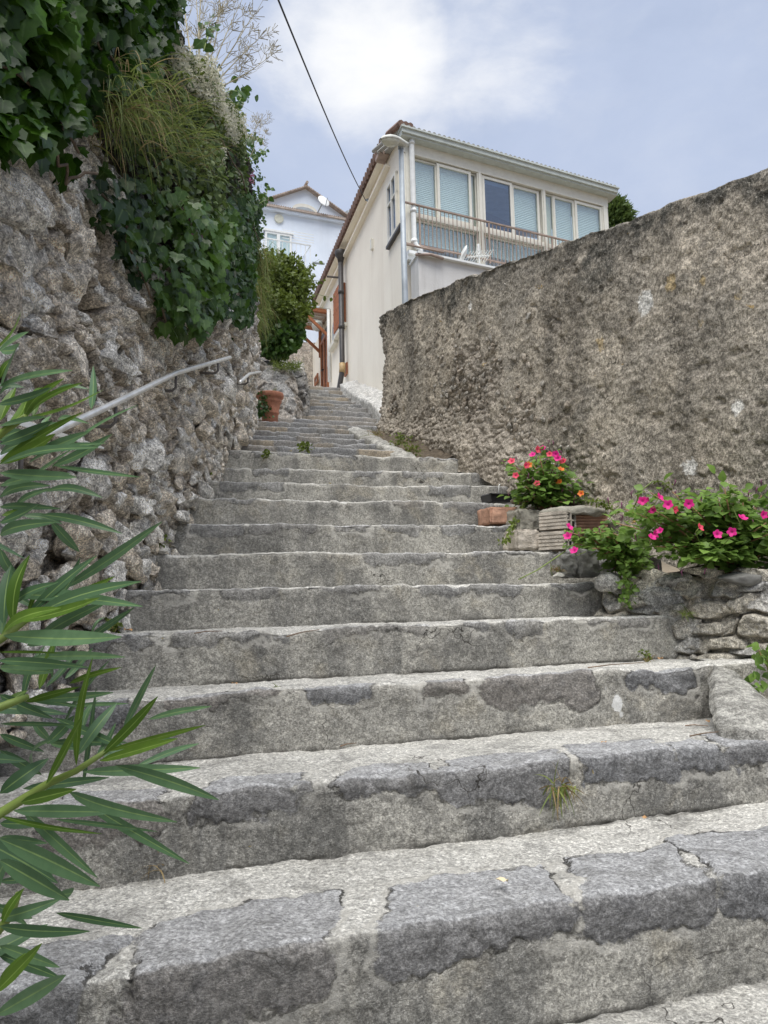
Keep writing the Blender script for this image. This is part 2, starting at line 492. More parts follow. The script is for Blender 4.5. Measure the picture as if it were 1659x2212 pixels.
class MB:
    """collects shapes; build() links them as one mesh"""
    def __init__(self): self.v, self.f, self.a = [], [], []

    def add(self, V, F, val=0.0):
        o = len(self.v)
        self.v += [tuple(p) for p in V]
        self.f += [tuple(o + i for i in f) for f in F]
        self.a += [val] * len(V)
        return self

    def hexa(self, p):
        """8 corners: bottom ring 0-3, top ring 4-7"""
        return self.add(p, [(0, 3, 2, 1), (4, 5, 6, 7), (0, 1, 5, 4), (1, 2, 6, 5), (2, 3, 7, 6), (3, 0, 4, 7)])

    def box(self, fr, s0, s1, z0, z1, n0, n1):
        O, u, n = fr
        P = lambda s, z, k: O + u * s + n * k + Vector((0, 0, z))
        return self.hexa([P(s0, z0, n1), P(s1, z0, n1), P(s1, z0, n0), P(s0, z0, n0), P(s0, z1, n1), P(s1, z1, n1), P(s1, z1, n0), P(s0, z1, n0)])

    def tube(self, pts, r, sides=6, cap=True):
        pts = [Vector(p) for p in pts]
        rr = r if isinstance(r, (list, tuple)) else [r] * len(pts)
        V, F = [], []
        prev = None
        for i, p in enumerate(pts):
            d = (pts[min(i + 1, len(pts) - 1)] - pts[max(i - 1, 0)])
            d = d.normalized() if d.length > 1e-9 else Vector((0, 0, 1))
            if prev is None:
                a = d.orthogonal().normalized()
            else:
                a = (prev - d * prev.dot(d))
                a = a.normalized() if a.length > 1e-6 else d.orthogonal().normalized()
            prev = a
            b = d.cross(a)
            for k in range(sides):
                t = 2 * math.pi * k / sides
                V.append(p + (a * math.cos(t) + b * math.sin(t)) * rr[i])
        for i in range(len(pts) - 1):
            for k in range(sides):
                k2 = (k + 1) % sides
                F.append((i * sides + k, i * sides + k2, (i + 1) * sides + k2, (i + 1) * sides + k))
        if cap:
            F.append(tuple(range(sides))[::-1])
            F.append(tuple((len(pts) - 1) * sides + k for k in range(sides)))
        return self.add(V, F)

    def lathe(self, c, prof, sides=28, tilt=None):
        c = Vector(c)
        V, F = [], []
        for (r, z) in prof:
            for k in range(sides):
                t = 2 * math.pi * k / sides
                p = Vector((r * math.cos(t), r * math.sin(t), z))
                if tilt is not None: p = tilt @ p
                V.append(c + p)
        for i in range(len(prof) - 1):
            for k in range(sides):
                k2 = (k + 1) % sides
                F.append((i * sides + k, i * sides + k2, (i + 1) * sides + k2, (i + 1) * sides + k))
        F.append(tuple(range(sides))[::-1])
        F.append(tuple((len(prof) - 1) * sides + k for k in range(sides)))
        return self.add(V, F)

    def build(self, name, mat, parent=None, smooth=False, bevel=0.0, attrs=None):
        o = mk(name, self.v, self.f, mat, parent, attrs, smooth)
        if bevel:
            b = o.modifiers.new('edge', 'BEVEL'); b.width = bevel; b.segments = 2; b.limit_method = 'ANGLE'
        return o


# leaf templates: (verts, tris/quads, mid attr), x across, y along, z normal
def tmpl_ivy():
    half = [(.05, -.05), (.28, -.14), (.52, .08), (.36, .30), (.42, .52), (.20, .66), (0, 1.0)]
    V = [(0, .02, 0), (0, .35, -.02), (0, .68, -.015)]
    for x, y in half[:-1]:
        V.append((x, y, .10 * x - .10 * x * x * 2 - .05 * y * y))
    V.append((0, 1.0, -.09))
    n = len(half) - 1
    for x, y in half[:-1]:
        V.append((-x, y, .10 * x - .10 * x * x * 2 - .05 * y * y))
    R = [3 + i for i in range(n)]; L = [4 + n + i for i in range(n)]; T = 3 + n
    F = []
    for S, fl in ((R, 0), (L, 1)):
        for tri in ((0, S[0], S[1]), (0, S[1], S[2]), (0, S[2], 1), (1, S[2], S[3]), (1, S[3], S[4]), (1, S[4], 2), (2, S[4], S[5]), (2, S[5], T)):
            F.append(tri[::-1] if fl else tri)
    mid = [1, 1, 1] + [0] * n + [.8] + [0] * n
    return np.array(V), np.array(F), np.array(mid, float)


def tmpl_ovate(w=.30, bend=.12, cup=.10):
    V = [(0, 0, 0), (w * .75, .22, cup * .6), (w, .48, cup - .02), (w * .55, .78, cup * .4 - bend * .5), (0, 1, -bend),
         (-w * .55, .78, cup * .4 - bend * .5), (-w, .48, cup - .02), (-w * .75, .22, cup * .6), (0, .35, 0.0), (0, .72, -bend * .4)]
    F = [(0, 1, 8), (1, 2, 8), (2, 9, 8), (2, 3, 9), (3, 4, 9), (4, 5, 9), (5, 6, 9), (6, 8, 9), (6, 7, 8), (7, 0, 8)]
    mid = [1, 0, 0, 0, 1, 0, 0, 0, 1, 1]
    return np.array(V, float), np.array(F), np.array(mid, float)


T_IVY = tmpl_ivy()
T_OV = tmpl_ovate()
T_HEART = tmpl_ovate(.40, .16, .08)
T_NARROW = tmpl_ovate(.14, .2, .03)
T_TINY = (np.array([(0, 0, 0), (.28, .5, .06), (0, 1, -.05), (-.28, .5, .06)]), np.array([(0, 1, 2), (0, 2, 3)]), np.array([.6, 0, .6, 0]))


def nrmz(a):
    return a / np.maximum(np.linalg.norm(a, axis=-1, keepdims=True), 1e-9)


def leaf_arrays(tm, pos, tip, nor, size, rnd):
    """N leaves: base position, direction of the tip, face normal, size, colour 0..1"""
    Vt, Ft, mt = tm
    y = nrmz(np.asarray(tip, float)); n = np.asarray(nor, float)
    x = nrmz(np.cross(y, n)); z = np.cross(x, y)
    s = np.asarray(size, float)[:, None, None]
    V = pos[:, None, :] + s * (Vt[None, :, 0:1] * x[:, None, :] + Vt[None, :, 1:2] * y[:, None, :] + Vt[None, :, 2:3] * z[:, None, :])
    N, k = len(pos), len(Vt)
    F = (Ft[None] + (np.arange(N) * k)[:, None, None]).reshape(-1, Ft.shape[1])
    return V.reshape(-1, 3), F, np.repeat(rnd, k), np.tile(mt, N)


def leaves(name, mat, parent, tm, pos, tip, nor, size, rnd, smooth=True):
    V, F, r, m = leaf_arrays(tm, np.asarray(pos, float), tip, nor, size, np.asarray(rnd, float))
    return mk(name, V, F, mat, parent, {'rnd': np.clip(r, 0, 1), 'mid': m}, smooth)


def blades(name, mat, parent, base, d0, length, width, droop, rnd, seg=5):
    """strips that start along d0 and bend down by gravity"""
    N = len(base)
    p = np.asarray(base, float).copy(); d = nrmz(np.asarray(d0, float))
    side = nrmz(np.cross(d, RNG.normal(size=(N, 3))))
    rows = []
    for k in range(seg + 1):
        t = k / seg
        w = (np.asarray(width) * (1 - t ** 1.6) * .5 + 2e-4)[:, None]
        rows.append(np.stack([p - side * w, p + side * w], 1))
        d = nrmz(d + np.array([0, 0, -1.0]) * (np.asarray(droop) / seg)[:, None])
        p = p + d * (np.asarray(length) / seg)[:, None]
    V = np.stack(rows, 1).reshape(N, (seg + 1) * 2, 3)
    f = []
    for k in range(seg):
        f.append((2 * k, 2 * k + 1, 2 * k + 3, 2 * k + 2))
    F = (np.array(f)[None] + (np.arange(N) * (seg + 1) * 2)[:, None, None]).reshape(-1, 4)
    return mk(name, V.reshape(-1, 3), F, mat, parent, {'rnd': np.repeat(np.clip(rnd, 0, 1), (seg + 1) * 2), 'mid': np.zeros(N * (seg + 1) * 2)}, True)


def inpoly(x, y, poly):
    x, y = np.asarray(x), np.asarray(y)
    c = np.zeros(x.shape, bool)
    j = len(poly) - 1
    for i in range(len(poly)):
        xi, yi = poly[i]; xj, yj = poly[j]
        c ^= ((yi > y) != (yj > y)) & (x < (xj - xi) * (y - yi) / (yj - yi + 1e-12) + xi)
        j = i
    return c
# ------------------------------------------------------------------ staircase layout (measured)
SK = 0.30                                     # the steps run off to the right by this much per metre
EDGE_Y = [None, 2035, 1697, 1487, 1357, 1269, 1195, 1133, 1080, 1042, 1013, 979, 965, 954, 944, 935, 924, 914, 905, 896, 884, 875, 868, 862, 854, 848, 840, 833]
DEP = [None, 1.56, 2.10, 2.70, 3.25, 3.75, 4.2, 4.6, 5.0, 5.4, 5.85, 6.25, 6.8, 7.4, 8.05, 8.7, 9.3, 9.95, 10.6, 11.2, 11.75, 12.35, 13.0, 13.6, 14.2, 14.8, 15.4, 16.0]
STEP = {}
for i in range(1, 28):
    p = at(664, EDGE_Y[i], DEP[i])
    STEP[i] = (p.x, p.y, p.z)
for i in range(0, -5, -1):
    x, y, z = STEP[i + 1]
    STEP[i] = (x, y - .5, z - (.225 if i == 0 else .18))
STEP[28] = (STEP[27][0], 17.4, STEP[27][2] + .10)
STEP[29] = (STEP[27][0], 19.0, STEP[27][2] + .12)


def fy(i, x):
    return STEP[i][1] + SK * (x - STEP[i][0])


def xat(i, px, py):
    x0, y0, _ = STEP[i]
    return hit(px, py, Vector((x0, y0, 0)), Vector((-SK, 1, 0))).x


def stair_z(y):
    ks = sorted(STEP)
    return np.interp(y, [STEP[k][1] for k in ks], [STEP[k][2] for k in ks])


# left wall foot in plan
XLy = [-3.0, 0.0, 3.0, 4.0, 5.0, 5.8, 6.6, 7.4, 8.4, 9.2, 10.2]
XLx = [-1.15, -1.18, -1.20, -1.22, -1.23, -1.27, -1.30, -1.37, -1.50, -1.60, -1.75]


def XL(y): return np.interp(y, XLy, XLx)


# right wall line
RW0 = Vector((-.07, 9.3, 0)); RWS = -0.30     # dx per dy


_ry = np.linspace(-4, 12, 161)
_sl = np.interp(_ry, [5.2, 7.0], [-.50, -.285])
_rx = np.concatenate([[0], np.cumsum((_sl[1:] + _sl[:-1]) / 2 * np.diff(_ry))])
_rx = _rx - np.interp(9.5, _ry, _rx) - .055


def XR(y): return np.interp(y, _ry, _rx)


def on_right(px, py, off=0.0):
    r = ray(px, py)
    y = 7.0
    lo, hi = 1.5, 11.9
    for _ in range(40):                          # the wall line crosses every sight line once
        y = (lo + hi) / 2
        if r.x / r.y * y > float(XR(y)) - off: hi = y
        else: lo = y
    return CAM + r * (y / r.y)


def on_step(px, py, i, lift=.008):
    z = STEP[i][2] + lift
    return hit(px, py, Vector((0, 0, z)), Vector((0, 0, 1)))


RIGHT = {i: 2.6 for i in range(-4, 4)}
for i in range(4, 12):
    y0 = STEP[i][1] + .3
    RIGHT[i] = float(XR(y0)) + .1
RIGHT[3] = 2.3
for i, px in ((12, 860), (13, 826), (14, 800), (15, 785)):
    RIGHT[i] = xat(i, px, EDGE_Y[i])
for i in (16, 17, 18, 19, 20):
    RIGHT[i] = max(float(XR(STEP[i][1])) + .15, -.02) if i < 17 else .05
for i, px in ((21, 806), (22, 796), (23, 780), (24, 770), (25, 758), (26, 750), (27, 742)):
    RIGHT[i] = xat(i, px, EDGE_Y[i])
RIGHT[28] = RIGHT[29] = -.6
LEFT = {i: float(XL(STEP[i][1])) - .35 for i in STEP}
for i in range(18, 28):
    LEFT[i] = xat(i, {18: 600, 19: 604, 20: 655}.get(i, 655), EDGE_Y[i]) - .15
LEFT[28] = LEFT[29] = -3.2

stairs = thing('stone_stairs', (0, 1.5, 0), 'long flight of worn grey stone and cement steps climbing between two walls', 'steps', kind='structure')

# lava stones set in the front edge, in photo x where they were read off: (x0, x1, back, down)
STONES = {
    0: [(1575, 1900, .20, .09), (900, 1300, -.05, .05)],
    1: [(-200, 176, .20, .15), (258, 716, .27, .115), (836, 1240, .27, .085), (1270, 1546, .29, .09), (1556, 2000, .32, .10)],
    2: [(90, 345, .17, .085), (425, 652, .22, .08), (742, 932, .20, .05), (956, 1238, .22, .10), (1248, 1458, .24, .095), (1466, 1560, .15, .05), (1570, 2200, .24, .06)],
    3: [(100, 282, .05, .07), (365, 600, .05, .035), (655, 800, .04, .05), (908, 1000, .05, .05), (1045, 1290, .05, .115), (1340, 1500, .05, .09)],
    4: [(180, 330, .05, .06), (372, 640, .04, .07), (690, 930, .04, .055), (985, 1060, .05, .05), (1085, 1180, .04, .085), (1260, 1400, .05, .06)],
    5: [(245, 420, .05, .05), (470, 610, .04, .06), (650, 830, .04, .05), (900, 1130, .04, .07), (1180, 1290, .04, .05)],
}
LW, LH = 1.0, 1.0


def build_step(i):
    x0, d0, z0 = STEP[i]
    xl, xr = LEFT[i], RIGHT[i]
    dist = max(1.3, d0) if d0 > .5 else 5
    res = .0042 * max(1.0, dist / 1.7) if i >= 0 else .05
    nx = int((xr - xl) / res) + 2
    nx = min(nx, 900)
    X = np.linspace(xl, xr, nx)
    tread = (STEP[i + 1][1] - d0) + .07
    rise = z0 - STEP[i - 1][2] + .09 if (i - 1) in STEP else .3
    R = .022
    visible = z0 < EYE + .1
    qt = np.concatenate([np.linspace(tread, R, max(6, int(tread / res) if visible else 10)), R * np.cos(np.linspace(0, np.pi / 2, 6))[1:-1] * .8])
    qr = -np.concatenate([R * np.sin(np.linspace(0, np.pi / 2, 6))[1:-1] * .8, np.linspace(R, rise, max(8, int(rise / res)))])
    Q = np.concatenate([qt, [0], qr])
    XX, QQ = np.meshgrid(X, Q, indexing='ij')
    # rounded nose
    a = np.clip(QQ, 0, None); b = np.clip(-QQ, 0, None)
    W = np.where(QQ >= 0, a, 0.0); Z = np.where(QQ < 0, -b, 0.0)
    k = np.clip(1 - np.abs(QQ) / R, 0, 1)
    W = W + .30 * R * k; Z = Z - .30 * R * k
    # irregular nose line, worn tread, lumpy riser
    wob = .011 * fbm(XX * 3.1, i * 7.3, 0, 4, 3) + .004 * fbm(XX * 17, i * 3.7, 0, 3, 5)
    zob = .008 * fbm(XX * 2.6, i * 5.1, 0, 4, 8) + .005 * fbm(XX * 14, i * 2.9, 0, 3, 9)
    near_nose = np.exp(-(QQ / .12) ** 2)
    far = sstep(8, 14, d0)
    W = W + wob * np.where(QQ < 0, .35 + .65 * near_nose, near_nose)
    Z = Z + zob * np.where(QQ >= 0, .3 + .7 * near_nose, near_nose)
    Z = Z + np.where(QQ > 0, (-.05 if i < 4 else (-.02 if i < 6 else .0)) * QQ, 0)
    rough = .006 * fbm(XX * 11, QQ * 11, i * 3.1, 4, 21) + .003 * fbm(XX * 40, QQ * 40, i * 1.7, 3, 25)
    W = W - np.where(QQ < 0, rough, 0); Z = Z + np.where(QQ >= 0, rough * .8, 0)
    # stones
    S = []
    if i in STONES:
        ey = EDGE_Y[i] if i > 0 else 2230
        for (p0, p1, bk, dn) in STONES[i]:
            sl = {1: -.147, 2: -.103, 3: -.062, 4: -.04, 5: -.028, 0: -.15}[i]
            ya, yb = ey + sl * (p0 - 664), ey + sl * (p1 - 664)
            S.append((xat(i, p0, ya), xat(i, p1, yb), bk, dn))
    else:
        rr = random.Random(100 + i)
        x = xl
        while x < xr:
            w = rr.uniform(.22, .5)
            if i >= 12:
                S.append((x, x + w * .9, .25, rise + .1)); x += w * .9 + .005
            else:
                if rr.random() < .8:
                    S.append((x, x + w, rr.uniform(.04, .1), rr.uniform(.035, .10)))
                x += w + rr.uniform(.02, .2)
    sd = np.full(XX.shape, .25); hue = np.zeros(XX.shape)
    rr = random.Random(300 + i)
    nz = .030 * fbm(XX * 6.5, QQ * 6.5, i * 4.7, 4, 31) + .018 * fbm(XX * 30, QQ * 30, i * 2.7, 3, 37)
    if i >= 12: nz *= .35
    for (a0, a1, bk, dn) in S:
        hx = (a1 - a0) / 2; cx = (a0 + a1) / 2
        qc = (bk - dn) / 2; hq = (bk + dn) / 2
        ex = np.abs(XX - cx) - hx + .03; eq = np.abs(QQ - qc) - hq + .03
        d = np.hypot(np.clip(ex, 0, None), np.clip(eq, 0, None)) + np.minimum(np.maximum(ex, eq), 0) - .03 + nz
        h = rr.random()
        hue = np.where(d < sd, h * h * (1.0 if i >= 12 else .35), hue)
        sd = np.minimum(sd, d)
    if 4 <= i < 12:
        sd = sd + .02 * sstep(0, .1, .1 - QQ * 0)
    out = sstep(.006, -.012, sd)
    W = W - out * .0025 * np.where(QQ < 0, 1, 0)
    Z = Z + out * .003 * np.where(QQ >= 0, 1, 0)
    gap = np.exp(-(sd / .007) ** 2) * sstep(-.2, .5, fbm(XX * 4, QQ * 4, i, 3, 51))
    W = W + gap * .005 * (QQ < 0); Z = Z - gap * .006 * (QQ >= 0)
    chip = sstep(.45, .8, fbm(XX * 7, QQ * 3, i * 9.1, 4, 61)) * near_nose
    W = W + chip * .014; Z = Z - chip * .010
    Y = d0 + SK * (XX - x0) + W
    V = np.stack([XX, Y, z0 + Z], -1)
    spot = np.zeros(XX.shape)
    if i == 3:
        for (px, py, r, a_) in ((1333, 1520, .030, 1.0), (1342, 1545, .022, .62), (1308, 1492, .02, .55)):
            xs_ = xat(3, px, py); zs_ = hit(px, py, Vector((x0, d0, 0)), Vector((-SK, 1, 0))).z - z0
            spot = np.maximum(spot, a_ * np.exp(-(((XX - xs_) / r) ** 2 + ((QQ - zs_) / (r * 1.5)) ** 2)))
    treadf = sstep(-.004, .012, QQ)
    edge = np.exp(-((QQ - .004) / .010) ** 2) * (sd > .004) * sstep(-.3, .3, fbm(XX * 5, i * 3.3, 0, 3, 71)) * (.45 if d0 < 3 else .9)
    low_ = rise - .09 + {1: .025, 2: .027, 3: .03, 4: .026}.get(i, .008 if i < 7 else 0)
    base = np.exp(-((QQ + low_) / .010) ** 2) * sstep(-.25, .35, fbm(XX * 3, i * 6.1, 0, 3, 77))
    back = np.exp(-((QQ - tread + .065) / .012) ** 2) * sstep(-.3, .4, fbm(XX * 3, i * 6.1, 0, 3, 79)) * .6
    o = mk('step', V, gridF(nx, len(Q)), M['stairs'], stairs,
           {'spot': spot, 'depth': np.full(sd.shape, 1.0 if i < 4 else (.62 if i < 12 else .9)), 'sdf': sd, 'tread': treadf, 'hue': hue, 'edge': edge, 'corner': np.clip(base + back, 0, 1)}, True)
    # orient faces outward
    me = o.data
    return o


for i in range(-3, 29):
    build_step(i)

# ------------------------------------------------------------------ left rubble wall
BAT = .05
SIL = [(0, -330), (200, -130), (300, -30), (366, 70), (430, 190), (490, 280), (525, 350), (552, 430), (560, 470)]


def WX(y, z):
    return XL(y) - BAT * np.maximum(0, z - stair_z(y))


def on_left(px, py, off=0.0):
    r = ray(px, py)
    x = -1.3
    for _ in range(10):
        p = CAM + r * (x / r.x)
        x = float(WX(p.y, p.z)) + off
    return p


sil = [on_left(*p) for p in SIL]
ZTy = [-3.0] + [p.y for p in sil] + [10.4]
ZTz = [sil[0].z - .8] + [p.z for p in sil] + [sil[-1].z + .1]


def ZT(y): return np.interp(y, ZTy, ZTz)


# ivy covered zone of the wall, in wall coordinates (y, z)
BOUND = [(-700, 330), (0, 330), (62, 325), (130, 345), (175, 362), (205, 430), (240, 515), (292, 590), (335, 680), (362, 735), (400, 705), (440, 690), (475, 672), (515, 712), (540, 690), (552, 640)]
bnd = [on_left(*p) for p in BOUND]
IVb_y = [p.y for p in bnd]; IVb_z = [p.z for p in bnd]
print('bound', [(round(a, 2), round(b, 2)) for a, b in zip(IVb_y, IVb_z)])
print('top', [(round(a, 2), round(b, 2)) for a, b in zip(ZTy, ZTz)])


def ivy_low(y):
    return np.interp(y, IVb_y, IVb_z)


lw = thing('rubble_retaining_wall', (-1.3, 4, 0), 'tall rough grey rubble stone wall on the left, its upper half under ivy', 'stone wall')


def build_left():
    nu, nv = 820, 470
    yy = np.concatenate([np.linspace(-2, 1.35, 60)[:-1], np.geomspace(1.35, 9.25, nu - 59)])
    U = yy[:, None] + np.zeros((1, nv))
    t = np.linspace(0, 1, nv)[None, :]
    zl = (stair_z(yy) - .35)[:, None]; zt = ZT(yy)[:, None]
    Zz = zl + (zt - zl) * t
    wu = U + .10 * fbm(U * 2.2, Zz * 2.2, 0, 3, 101); wz = Zz + .08 * fbm(U * 2.2, Zz * 2.2, 5, 3, 103)
    # rocks get bigger towards the top
    hrel = Zz - stair_z(U)
    tilt = .35
    a_, b_ = wu * math.cos(tilt) - wz * math.sin(tilt), wu * math.sin(tilt) + wz * math.cos(tilt)
    f1, f2, r1, r2, du, dv = voro(a_ / .30, b_ / .19, 111)
    g1, g2, q1, q2, eu, ev = voro(a_ / .11, b_ / .075, 131)
    gap = f2 - f1
    big = sstep(.5, 1.1, hrel + .3 * fbm(U * 1.5, Zz * 1.5, 0, 2, 115))
    plate = sstep(.0, .16, gap)
    chis = sstep(.0, .10, g2 - g1) * ((q1 - .5) * eu * .5 + (q2 - .5) * ev * .5)
    k1, k2, s1, s2, iu_, iv_ = voro((a_ + .03 * fbm(a_ * 9, b_ * 9, 0, 2, 151)) / .058, b_ / .043, 153)
    small = sstep(.0, .12, k2 - k1) * (.010 * s1 + .022 * (s1 - .5) * iu_ + .022 * (s2 - .5) * iv_)
    h = big * (plate * (.04 + .12 * r1) + plate * (.20 * (r2 - .5) * du + .24 * (r1 - .85) * dv) + plate * .16 * chis) + small
    h = h + (1 - .45 * big) * sstep(.03, .35, g2 - g1) * (.018 + .045 * q1)
    rid = 1 - np.abs(fbm(U * 5.5, Zz * 5.5, 2, 4, 121))
    h = h + .026 * (rid - .6) + .012 * fbm(U * 16, Zz * 16, 0, 4, 123) + .008 * fbm(U * 45, Zz * 45, 0, 2, 125)
    h = h + .07 * fbm(U * .9, Zz * .9, 3, 2, 127)
    cav = np.clip((1 - sstep(.03, .22, gap)) * big + (1 - sstep(.02, .2, g2 - g1)) * (1 - big) * .8 + .25 * fbm(U * 4, Zz * 4, 1, 3, 129), 0, 1)
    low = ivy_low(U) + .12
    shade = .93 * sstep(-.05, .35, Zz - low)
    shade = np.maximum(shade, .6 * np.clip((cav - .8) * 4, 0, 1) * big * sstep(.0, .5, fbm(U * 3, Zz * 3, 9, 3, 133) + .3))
    hq = np.round((h + .010 * fbm(U * 14, Zz * 14, 4, 3, 161)) / .032) * .032
    h = np.where(big > .01, h * (1 - .5 * big) + hq * .5 * big, h)
    X = WX(U, Zz) + h * .75 - .055 + .012 * (.5 - np.abs(fbm(U * 24, Zz * 24, 0, 3, 163)))
    cav = np.clip(cav + .35, 0, 1)
    V = np.stack([X, U, Zz], -1)
    F = gridF(nu, nv)
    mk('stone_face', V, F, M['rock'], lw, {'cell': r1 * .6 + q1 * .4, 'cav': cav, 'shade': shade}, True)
    # end return and back so that the wall is a body
    e = V[-1]
    nb = 14
    k = np.linspace(0, 1, nb)
    Ve = np.stack([e[None, :, 0] - .9 * k[:, None], e[None, :, 1] + .05 * k[:, None] * 0 + .04 * fbm(k[:, None] * 9, e[None, :, 2] * 9, 0, 3, 141) * (k[:, None] > 0), np.repeat(e[None, :, 2], nb, 0)], -1)
    z0 = np.zeros(Ve.shape[:2])
    mk('end_face', Ve, gridF(nb, nv), M['rock'], lw, {'cell': z0 + .5, 'cav': z0 + .3, 'shade': z0}, True)
    topv = V[:, -1]
    kk = np.linspace(0, 1, 8)
    Vt = np.stack([topv[:, None, 0] - 2.2 * kk[None], np.repeat(topv[:, None, 1], 8, 1), topv[:, None, 2] + .10 * kk[None] + .05 * fbm(topv[:, None, 1] * 3, kk[None] * 6, 0, 2, 143) * (kk[None] > 0)], -1)
    mk('earth_top', Vt, gridF(nu, 8), M['soil'], lw, None, True)


build_left()

bm = bmesh.new(); bmesh.ops.create_icosphere(bm, subdivisions=4, radius=1.0)
ICO4 = (np.array([v.co[:] for v in bm.verts]), np.array([[v.index for v in f.verts] for f in bm.faces])); bm.free()
bm = bmesh.new(); bmesh.ops.create_icosphere(bm, subdivisions=3, radius=1.0)
ICO3 = (np.array([v.co[:] for v in bm.verts]), np.array([[v.index for v in f.verts] for f in bm.faces])); bm.free()


def rubble(name, parent, mat, centers, halfs, axes, seed, ico, shade=None, cuts=13):
    """many broken stones bedded in one masonry face: balls cut flat by random planes, then roughened.
    centers (N,3); halfs (N,3) along the axes (along, out, up)"""
    rr = np.random.default_rng(seed)
    Vt, Ft = ico
    N, k = len(centers), len(Vt)
    V = np.repeat(Vt[None], N, 0)
    for c_ in range(cuts):
        n = rr.normal(size=(N, 3)); n /= np.linalg.norm(n, axis=1, keepdims=True)
        if c_ < 4: n[:, 1] = np.abs(n[:, 1]) + .5; n /= np.linalg.norm(n, axis=1, keepdims=True)
        lim = rr.uniform(.36, .80, (N, 1))
        d = np.einsum('nkc,nc->nk', V, n)
        V = V - np.clip(d - lim, 0, None)[..., None] * n[:, None, :]
    off = rr.uniform(0, 50, (N, 1))
    ln = np.linalg.norm(V, axis=2, keepdims=True)
    f = .15 * fbm(V[..., 0] * 2.2 + off, V[..., 1] * 2.2, V[..., 2] * 2.2, 4, seed) + .11 * (.5 - np.abs(fbm(V[..., 0] * 6 + off, V[..., 1] * 6, V[..., 2] * 6, 3, seed + 3)))
    V = V * (1 + f[..., None])
    prot = V[..., 1].copy()
    a = rr.uniform(-.45, .45, N); ca, sa = np.cos(a)[:, None], np.sin(a)[:, None]
    L = V * halfs[:, None, :] * 1.32
    x, z = L[..., 0] * ca - L[..., 2] * sa, L[..., 0] * sa + L[..., 2] * ca
    W = centers[:, None, :] + x[..., None] * axes[0] + L[..., 1:2] * axes[1] + z[..., None] * axes[2]
    W = W + (.009 * fbm(W[..., 0] * 34, W[..., 1] * 34, W[..., 2] * 34, 3, seed + 7) + .011 * (.4 - np.abs(fbm(W[..., 0] * 17, W[..., 1] * 17, W[..., 2] * 17, 3, seed + 9))))[..., None] * axes[1] * min(1.0, halfs[:, 1].mean() / .05)
    F = (Ft[None] + (np.arange(N) * k)[:, None, None]).reshape(-1, 3)
    cell = np.repeat(rr.random(N)[:, None], k, 1)
    cav = sstep(.15, -.45, prot)
    sh = np.zeros((N, k)) if shade is None else np.repeat(shade[:, None], k, 1)
    return mk(name, W.reshape(-1, 3), F, mat, parent, {'cell': cell, 'cav': cav * .9, 'shade': sh}, True)


def bed_stones():
    rr = np.random.default_rng(77)
    for (nm, cw, ch, ico, y0, y1, hmin, hmax, sd) in (('bedded_stones', .205, .14, ICO4, 1.3, 4.2, .10, 9, 1), ('bedded_stones', .22, .145, ICO3, 4.2, 9.3, .10, 9, 2), ('rubble_fill', .105, .075, ICO3, 1.3, 5.0, -.1, 9, 3), ('rubble_fill', .12, .085, ICO3, 5.0, 9.3, -.1, 9, 4)):
        big = nm == 'bedded_stones'
        Cs, Hs, Sh = [], [], []
        ny = int((y1 - y0) / cw)
        for a in range(ny):
            yb = y0 + (a + .5) * cw
            nz = int((float(ZT(yb)) - float(stair_z(yb))) / ch) + 2
            for b_ in range(-1, nz):
                y = yb + rr.uniform(-.42, .42) * cw + (.5 * cw if b_ % 2 else 0)
                z = float(stair_z(yb)) + (b_ + .5) * ch + rr.uniform(-.3, .3) * ch
                hr = z - float(stair_z(y))
                if hr < hmin or hr > hmax: continue
                if z > float(ivy_low(y)) + .35: continue
                # large stones thin out towards the foot of the wall
                if big and rr.random() > .35 + .75 * min(1, hr / .9): continue
                if not big and rr.random() > (.5 if hr > .8 else .58): continue
                s = rr.uniform(.75, 1.25) * (.8 + .35 * min(1.2, hr / 1.2) if big else 1)
                hx, hz = cw * .5 * s * rr.uniform(.85, 1.25), ch * .5 * s * rr.uniform(.85, 1.25)
                out = rr.uniform(.05, .088) * s if big else rr.uniform(.025, .045)
                x = float(WX(y, z)) + (rr.uniform(-.035, .035) if big else rr.uniform(-.03, .02))
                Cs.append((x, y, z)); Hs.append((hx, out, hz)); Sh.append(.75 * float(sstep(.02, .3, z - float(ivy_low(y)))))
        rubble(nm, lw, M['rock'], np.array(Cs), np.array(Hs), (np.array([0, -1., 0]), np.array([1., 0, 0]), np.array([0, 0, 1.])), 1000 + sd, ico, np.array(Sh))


bed_stones()

# ------------------------------------------------------------------ right roughcast wall
RTOP = [(1750, 330), (1659, 366), (1500, 425), (1360, 477), (1206, 532), (1056, 584), (960, 620), (871, 656), (830, 677), (814, 686)]
rn = Vector((-1, RWS, 0)).normalized()        # facing the steps
rtp = [on_right(px, py) for px, py in RTOP]
RTy = [-2.0] + [p.y for p in rtp]; RTz = [rtp[0].z - .33 * (rtp[0].y + 2)] + [p.z for p in rtp]
print('rtop', [(round(a, 2), round(b, 2)) for a, b in zip(RTy, RTz)])
rw = thing('roughcast_wall', (.9, 6, 0), 'weathered brown roughcast garden wall rising along the right of the steps', 'wall')


